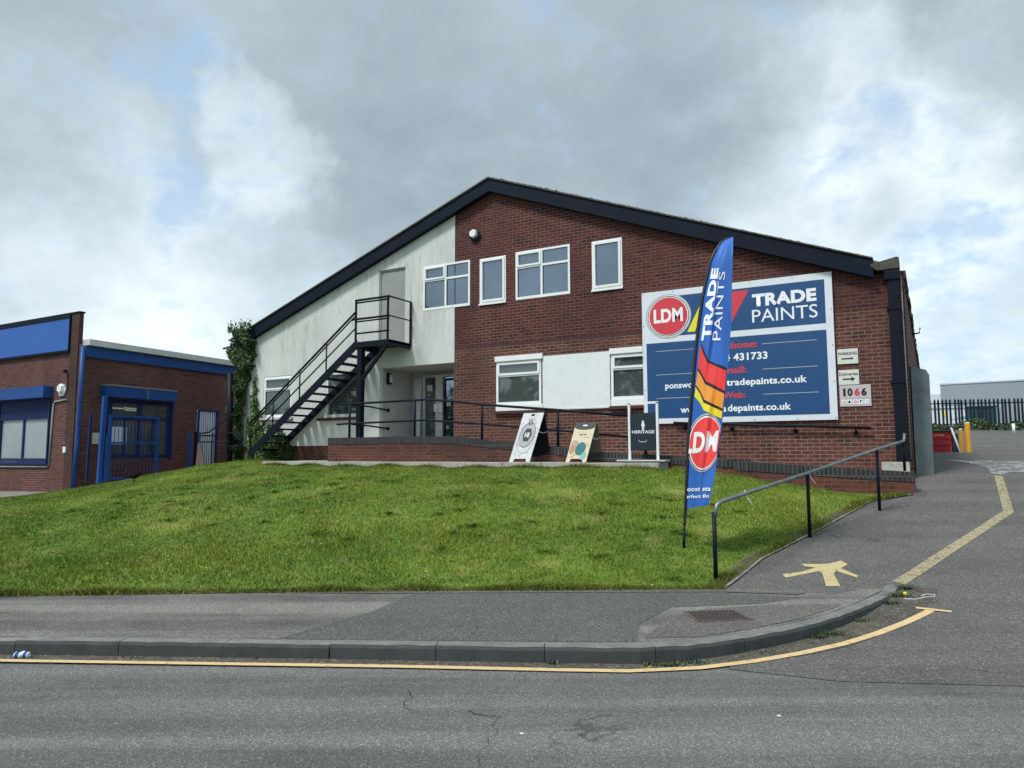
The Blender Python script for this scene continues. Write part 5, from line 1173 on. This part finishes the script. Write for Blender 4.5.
# blue barred gates standing in front of the side bay
def barred(name, label, w0, w1, off, z0, z1, bars, mid, mat_, wr=.035, group=None):
    t = thing(name, label, 'gate', SP((w0+w1)/2, off, z0)); bm = B()
    sbox(bm, w0, w0+wr*2, off-wr, off+wr, z0, z1); sbox(bm, w1-wr*2, w1, off-wr, off+wr, z0, z1); sbox(bm, w0+wr*2, w1-wr*2, off-wr, off+wr, z1-wr*2, z1); sbox(bm, w0+wr*2, w1-wr*2, off-wr, off+wr, z0+.02, z0+.02+wr*2)
    obj('gate_frame', bm, mat_, t); bm = B(); sbox(bm, w0+wr*2, w1-wr*2, off-wr*.8, off+wr*.8, mid, mid+wr*1.6); obj('cross_rail', bm, mat_, t)
    for i in range(bars):
        w = w0+wr*2+(w1-w0-wr*4)*(i+1)/(bars+1); bm = B(); tube(bm, [SP(w, off, z0+.03), SP(w, off, z1-.03)], .011, 6); obj('bar', bm, BLUED, t)
    return t
barred('security_gate', 'blue barred steel gate open in front of the neighbouring bay window', .32, 2.12, 1.0, .82, 2.84, 12, 1.95, BLUE)
tg = thing('gate_post', 'pair of leaning blue steel uprights beside the barred blue gate', 'gate post', SP(.15, 1.1, .8))
bm = B(); tube(bm, [SP(.02, 1.05, .75), SP(.16, .95, 3.4)], .055, sq=True); obj('upright', bm, BLUE, tg)
bm = B(); tube(bm, [SP(.20, 1.05, .75), SP(.24, 1.0, 2.25)], .065, sq=True); obj('upright', bm, BLUE, tg)
o = obj('gate_post', tube(B(), [SP(-.05, .6, .8), SP(-.02, .6, 2.85)], .03, sq=True), BLUED, label='slim dark blue post near the blue downpipe of the neighbouring unit', cat='gate post')
barred('security_gate', 'narrow dark blue barred gate in front of the pale door beside the ivy', 3.72, 4.62, 1.0, 1.2, 3.18, 7, 2.25, BLUED, .03)
o = obj('gate_post', tube(B(), [SP(3.32, 1.1, 1.1), SP(3.32, 1.1, 2.35)], .04, sq=True), BLUE, label='short bright blue post left of the narrow barred gate', cat='gate post')
o = obj('gate_post', tube(B(), [SP(3.55, 1.1, 1.1), SP(3.55, 1.1, 2.4)], .03, sq=True), NAVY, label='short black post left of the narrow barred gate', cat='gate post')
# low black railing by the stair foot
sr = thing('step_railing', 'low black tube railing between the neighbouring gate and the ivy corner', 'railing', (-19, 15.0, 1.3))
bm = B(); tube(bm, [(-20.0, 15.1, 2.27), (-19.45, 15.05, 2.30), (-18.6, 15.0, 2.72)], .022); tube(bm, [(-20.0, 15.1, 2.0), (-18.4, 15.0, 2.0)], .02); obj('rail', bm, NAVY, sr)
bm = B(); tube(bm, [(-18.75, 14.9, 2.25), (-17.95, 14.9, 2.25), (-17.85, 14.9, 2.20), (-17.80, 14.9, 2.08), (-17.78, 14.9, 1.4)], .024); tube(bm, [(-18.75, 14.9, 1.85), (-17.79, 14.9, 1.85)], .02); obj('rail', bm, NAVY, sr)
for x in (-19.95, -19.35): bm = B(); tube(bm, [(x, 15.08, 1.1), (x, 15.08, 2.28)], .022); obj('post', bm, NAVY, sr)
o = obj('leaning_plank', prism(B(), [(-19.85, 14.9, 1.25), (-19.40, 14.9, 1.22), (-19.78, 14.98, 2.0), (-19.88, 14.98, 1.95)], (0, .03, 0)), RUST, label='rusty brown offcut board leaning at the foot of the narrow gate', cat='board')

# ------------------------------------------------------------------ yard behind the crest
def gnd(x, y): return Hd(x, y)+.004
def bollard(x, y, h, r, label):
    z = gnd(x, y)-.02; t = thing('bollard', label, 'bollard', (x, y, z), 'yellow bollards at the yard entrance')
    bm = B(); cyl(bm, (x, y, z), r, h, 20); obj('post', bm, BOLL, t)
    bm = B(); cyl(bm, (x, y, z+h), r*.98, .03, 20, r2=r*.7); obj('cap', bm, PALE if r < .1 else BOLL, t)
bollard(.97, 26.0, .90, .078, 'taller and thicker yellow bollard at the yard entrance')
bollard(.80, 26.3, .72, .05, 'shorter thin yellow bollard left of the thick one')
bn_ = thing('waste_bin', 'red waste bin with dark sides beyond the crest of the drive', 'bin', (.15, 26.5, 1.6))
def zbx(bm, x0, x1, y0, y1, z0, z1, tap=.0):
    return prism(bm, [(x0+tap, y0, z0), (x1-tap, y0, z0), (x1, y0, z1), (x0, y0, z1)], (0, y1-y0, 0))
bm = B(); zbx(bm, -.10, .56, 26.5, 27.3, 1.50, 2.25, .03); obj('body', bm, BINR, bn_)
bm = B(); zbx(bm, .565, .74, 26.6, 27.3, 1.50, 2.20, .0); obj('side', bm, BINK, bn_); bm = B(); zbx(bm, -.26, -.105, 26.6, 27.3, 1.50, 2.24, 0); obj('side', bm, BINK, bn_)
bm = B(); box(bm, -.28, .66, 26.44, 27.35, 2.252, 2.30, bev=.015); obj('lid', bm, BINK, bn_)
bm = B(); box(bm, .08, .36, 26.490, 26.497, 2.12, 2.17); obj('label_strip', bm, PRO, bn_)
bm = B()
for z in (1.9, 2.1): box(bm, -.04, .50, 26.47, 26.497, z-.06, z-.04)
obj('rib', bm, BINR, bn_)
o = obj('barrier_pole', tube(B(), [(.76, 26.1, 1.58), (.56, 26.4, 2.36)], .03, 8), WFR, label='leaning white pole between the red bin and the bollards', cat='pole')
o = obj('marker_post', tube(B(), [(3.15, 38.5, 2.40), (3.15, 38.5, 2.85)], .06, 8), WFR, label='short white marker post out on the yard tarmac', cat='post')
fc = thing('palisade_fence', 'dark steel palisade fence along the back of the yard', 'fence', (3, 53, 3.0))
fa, fb_ = Vector((-6, 50.6, 0)), Vector((12, 56.6, 0)); fd = (fb_-fa).normalized(); L_ = (fb_-fa).length
def fz(p): return 3.0
for z in (3.35, 4.65):
    bm = B(); tube(bm, [fa+Vector((0, .05, z)), fb_+Vector((0, .05, z))], .03, sq=True); obj('rail', bm, NAVY, fc)
proto = None; k = 0; u = .0
FCOL = paint('fence_paint', (.012, .022, .036), .6, .2, spec=.2)
while u < L_ and k < 84:
    p = fa+fd*u
    if proto is None:
        bm = B(); a = Vector((0, 0, 2.9)); w = .062
        n__ = Vector((-fd.y, fd.x, 0))*.02
        pts = [a-fd*w, a+fd*w, a+fd*w+Vector((0, 0, 1.93)), a+fd*w*.45+Vector((0, 0, 1.98)), a+Vector((0, 0, 2.05)), a-fd*w*.45+Vector((0, 0, 1.98)), a-fd*w+Vector((0, 0, 1.93))]
        prism(bm, pts, n__); bm.transform(Matrix.Translation(p)); proto = obj('paling', bm, FCOL, fc); p0 = p
    else:
        c = proto.copy(); C.objects.link(c); c.parent = fc; c.location = p-p0; c.rotation_euler = (0, 0, rng.normal(0, .01))
    u += .222; k += 1
hd = thing('hedge', 'scrubby dark green hedge along the foot of the palisade fence', 'hedge', (4, 52, 2.9))
n = 9000; u = rng.uniform(0, L_, n); hh = .42+.30*np.sin(u*.8+1)+.22*np.sin(u*2.3)+np.clip((u-8)*.05, 0, .5); hh = np.clip(hh*.75, .2, .9)
pts = np.stack([fa.x+fd.x*u+rng.normal(0, .05, n), fa.y+fd.y*u-.5+rng.uniform(-.6, .35, n), 2.9+hh*rng.uniform(0, 1, n)**.8+rng.normal(0, .04, n)], 1)
leaves('foliage', HEDG, hd, pts, .13)
bm = B()
for i in range(30): x = fa+fd*(i*.62); tube(bm, [(x.x, x.y-.4, 2.85), (x.x+.1, x.y-.4, 3.4)], .02, 5)
obj('stem', bm, BARK, hd)
wh = thing('warehouse', 'pale grey clad warehouse behind the palisade fence', 'building', (8, 95, 3))
bm = B(); prism(bm, [(1.17, 92.8, 3), (30, 103, 3), (30, 103, 10.2), (1.17, 92.8, 9.05)], (3, 30, 0)); obj('cladding', bm, WARE, wh)
bm = B(); prism(bm, [(1.10, 92.72, 9.0), (30, 102.9, 10.15), (30, 102.9, 10.30), (1.10, 92.72, 9.15)], (3, 30, 0)); obj('roof_edge', bm, PALE, wh)
bm = B(); box(bm, .0, 1.2, 92.9, 98, 3, 8.0); obj('stair_tower', bm, PALE, wh)
b3 = thing('white_unit', 'low white unit with a coloured mural glimpsed through the palisade fence', 'building', (3, 72, 3))
bm = B(); box(bm, -6, 5.5, 72, 80, 2.9, 5.35); obj('wall', bm, paint('white_unit_wall', (.62, .65, .68), .8, .04, scale=.4), b3)
bm = B(); prism(bm, [(1.6, 71.98, 4.4), (2.9, 71.98, 4.4), (3.0, 71.98, 4.75), (2.2, 71.98, 4.55)], (0, .01, 0)); obj('mural_shape', bm, paint('mural_teal', (.10, .42, .42), .6, .1), b3)
bm = B(); cyl(bm, (1.1, 71.96, 4.85), .22, .02, 16, 'Y'); obj('mural_shape', bm, PRY, b3)
bm = B(); box(bm, -5.9, 5.4, 71.9, 80.1, 5.352, 5.5); obj('roof', bm, PALE, b3)
ct = thing('storage_container', 'dark green ribbed container standing behind the fence', 'container', (3.0, 56.5, 3.0))
bm = B(); box(bm, 2.15, 3.75, 56.3, 58.6, 3.05, 4.55)
for i in range(8): box(bm, 2.2+i*.19, 2.29+i*.19, 56.26, 56.3, 3.1, 4.5)
obj('body', bm, paint('container_green', (.022, .065, .07), .5, .15), ct)
bm = B(); box(bm, 2.1, 3.8, 56.2, 58.7, 4.552, 4.62); obj('roof', bm, BINK, ct)
# parked vehicles behind the fence: van and car, side on
def vehicle(name, label, cat, x, y, z, L, H, m, van):
    t = thing(name, label, cat, (x, y, z), rot=R(19)); Mx = Matrix.Translation((x, y, z)) @ Matrix.Rotation(R(19), 4, 'Z')
    def o_(nm, bm, mm, par=t): bm.transform(Mx); return obj(nm, bm, mm, par)
    if van: prof = [(-L/2, .35), (L/2, .35), (L/2, .95), (L/2-.5, 1.15), (L/2-1.1, H-.1), (L/2-1.5, H), (-L/2+.1, H), (-L/2, H-.15)]
    else: prof = [(-L/2, .3), (L/2, .3), (L/2+.02, .7), (L/2-.9, .92), (L/2-1.6, H-.03), (-L/2+1.3, H), (-L/2+.35, .98), (-L/2, .85)]
    bm = B(); prism(bm, [(a, 0, b) for a, b in prof], (0, 1.75, 0)); bmesh.ops.bevel(bm, geom=bm.edges[:], offset=.05, segments=2, affect='EDGES'); o_('body', bm, m)
    bm = B(); w = [(L/2-1.0, 1.1), (L/2-1.35, H-.2), (L/2-2.2, H-.17), (L/2-2.2, 1.1)] if van else [(L/2-1.15, .95), (L/2-1.7, H-.1), (-L/2+1.35, H-.08), (-L/2+.75, .98)]
    prism(bm, [(a, -.012, b) for a, b in w], (0, .01, 0)); o_('side_window', bm, PRK)
    for xx in (-L/2+.8, L/2-.85):
        bm = B(); cyl(bm, (xx, -.04, .33), .33, .22, 20, 'Y'); wq = o_('wheel', bm, PRK); bm = B(); cyl(bm, (xx, -.055, .33), .19, .02, 16, 'Y'); o_('rim', bm, GREYM, wq)
    bm = B(); box(bm, L/2-.06, L/2+.03, .1, .4, .65, .8); o_('headlight', bm, PALE)
vehicle('parked_van', 'silver grey van parked behind the fence right of the container', 'van', 6.6, 60.6, 3.1, 4.9, 1.75, paint('van_silver', (.34, .37, .39), .35, .05), True)
vehicle('parked_car', 'dark car parked nearest the right edge behind the fence', 'car', 9.3, 59.3, 3.05, 4.2, 1.4, paint('car_dark', (.03, .045, .05), .3, .1), False)

n = 9000; u = rng.uniform(-70, -8, n); top = 7.5+2.2*np.sin(u*.23)+1.3*np.sin(u*.61+1)
pts = np.stack([u, -22+rng.normal(0, 1.3, n), top*rng.uniform(.02, 1, n)], 1); o = leaves('street_trees', HEDG, None, pts, .55, nrm=(0, 1, .2)); o['kind'] = 'stuff'
# ------------------------------------------------------------------ small things on the ground
gr = thing('drain_cover', 'rusty rectangular cover set in the pavement near the kerb corner', 'drain cover', (*st(1.9, 6.72), .135))
A_ = [st(1.60, 6.52), st(2.12, 6.60), st(2.06, 6.98), st(1.58, 6.92)]
bm = B(); prism(bm, [(*p, pavez(*p)-.03) for p in A_], (0, 0, .040)); obj('frame', bm, RUST, gr)
bm = B()
for i in range(11):
    for j in range(4):
        u, v = .05+.9*(i+.1)/11, .08+.86*j/4; du, dv = .05, .15
        def pt(u, v): 
            a = (A_[0][0]+(A_[1][0]-A_[0][0])*u, A_[0][1]+(A_[1][1]-A_[0][1])*u); b = (A_[3][0]+(A_[2][0]-A_[3][0])*u, A_[3][1]+(A_[2][1]-A_[3][1])*u); q = (a[0]+(b[0]-a[0])*v, a[1]+(b[1]-a[1])*v); return (*q, pavez(*q)+.0105)
        prism(bm, [pt(u, v), pt(u+du, v), pt(u+du, v+dv), pt(u, v+dv)], (0, 0, .007))
obj('grid', bm, paint('iron_dark', (.045, .04, .036), .7, .3, scale=20.), gr)
cn = thing('crushed_can', 'crushed blue and white drink can lying in the gutter at the left', 'can', (*st(-3.86, 5.90), .012))
p = Vector((*st(-3.86, 5.92), .036)); ax = Vector((*r_, 0))
bm = B(); tube(bm, [p-ax*.06, p-ax*.05, p-ax*.02+Vector((0, 0, -.004)), p+ax*.01+Vector((0, 0, .006)), p+ax*.045, p+ax*.058], [.018, .027, .023, .026, .025, .017], 12); obj('body', bm, PALE, cn)
bm = B(); tube(bm, [p-ax*.047, p-ax*.022+Vector((0, 0, -.004))], [.0275, .0245], 12); tube(bm, [p+ax*.018+Vector((0, 0, .004)), p+ax*.04], [.0266, .0262], 12); obj('print_band', bm, BLUE, cn)
def litter(s, t, m, nm, label, cat, sz):
    x, y = st(s, t); z = (pavez(x, y) if t > 6.3 and s < 3 else gz(x, y))+.008; bm = B()
    P4 = [(x-sz, y, z), (x, y-sz*.6, z+.006), (x+sz, y+.01, z+.012), (x+.2*sz, y+sz*.8, z+.004)]; prism(bm, P4, (0, 0, .004)); return obj(nm, bm, m, label=label, cat=cat)
litter(-2.35, 5.84, PRY, 'yellow_scrap', 'tiny yellow scrap in the gutter right of the crushed can', 'litter', .016)
litter(-1.42, 5.79, paint('ochre_leaf', (.25, .22, .04), .7, .1), 'leaf_scrap', 'tiny ochre leaf scrap against the straight kerb', 'litter', .02)
litter(1.02, 5.615, PRY, 'yellow_scrap', 'yellow scrap in the gutter where the kerb starts to curve', 'litter', .016)
litter(3.72, 7.72, PRY, 'yellow_scrap', 'yellow flower head lying beside the end of the kerb', 'litter', .022) if False else None
def onroad(px, py, z=0.):
    return None
o = obj('yellow_scrap', prism(B(), [(-.325, 8.62, .16), (-.30, 8.61, .16), (-.29, 8.63, .165), (-.315, 8.64, .165)], (0, 0, .016)), PRY, label='bright yellow scrap on the drive by the end of the kerb', cat='litter')
o = obj('white_strap', tube(B(), [(-.31, 8.36, .16), (-.22, 8.40, .155), (-.13, 8.55, .16), (-.05, 8.58, .165), (-.04, 8.66, .17), (-.12, 8.68, .17), (-.16, 8.58, .165)], .005, 5), WFD, label='curled white plastic strap beside the end of the yellow line', cat='litter')
for i, (s, t) in enumerate(((.05, 4.35), (1.62, 4.62))):
    x, y = st(s, t); obj('white_pebble', prism(B(), [(x-.014, y, .004), (x, y-.008, .004), (x+.014, y, .004), (x, y+.009, .004)], (0, 0, .006)), WFR, label=['small white chip on the road below the middle of the kerb', 'small white chip on the road toward the right of the frame'][i], cat='pebble')
CROWM = paint('crow_black', (.008, .008, .010), .9, .2, spec=.05)
# crow on the lawn
def crow(x, y, ang):
    z = G(x, y)+.0; t = thing('crow', 'black crow walking on the lawn with its tail to the left', 'bird', (x, y, z)); Mx = Matrix.Translation((x, y, z)) @ Matrix.Rotation(ang, 4, 'Z')
    P_ = [(-.24, 0, .135), (-.17, 0, .15), (-.09, 0, .155), (-.02, 0, .165), (.05, 0, .175), (.10, 0, .19), (.135, 0, .215), (.165, 0, .222), (.19, 0, .215), (.235, 0, .20)]
    bm = B(); tube(bm, P_, [.012, .024, .05, .062, .058, .042, .034, .032, .014, .002], 12); 
    for v in bm.verts: v.co.y *= .85
    bm.transform(Mx); obj('body', bm, CROWM, t, smooth=True)
    for s in (-1, 1):
        bm = B(); tube(bm, [(.01, s*.025, .12), (.0, s*.028, .06), (.012, s*.03, .004), (.045, s*.03, .002)], .006, 5); bm.transform(Mx); obj('leg', bm, CROWM, t)
        bm = B(); prism(bm, [(.06, s*.05, .19), (-.06, s*.056, .185), (-.20, s*.02, .14), (-.08, s*.05, .13), (.05, s*.052, .15)], (0, s*.008, 0)); bm.transform(Mx); obj('wing', bm, CROWM, t)
crow(-16.85, 10.95, R(25))
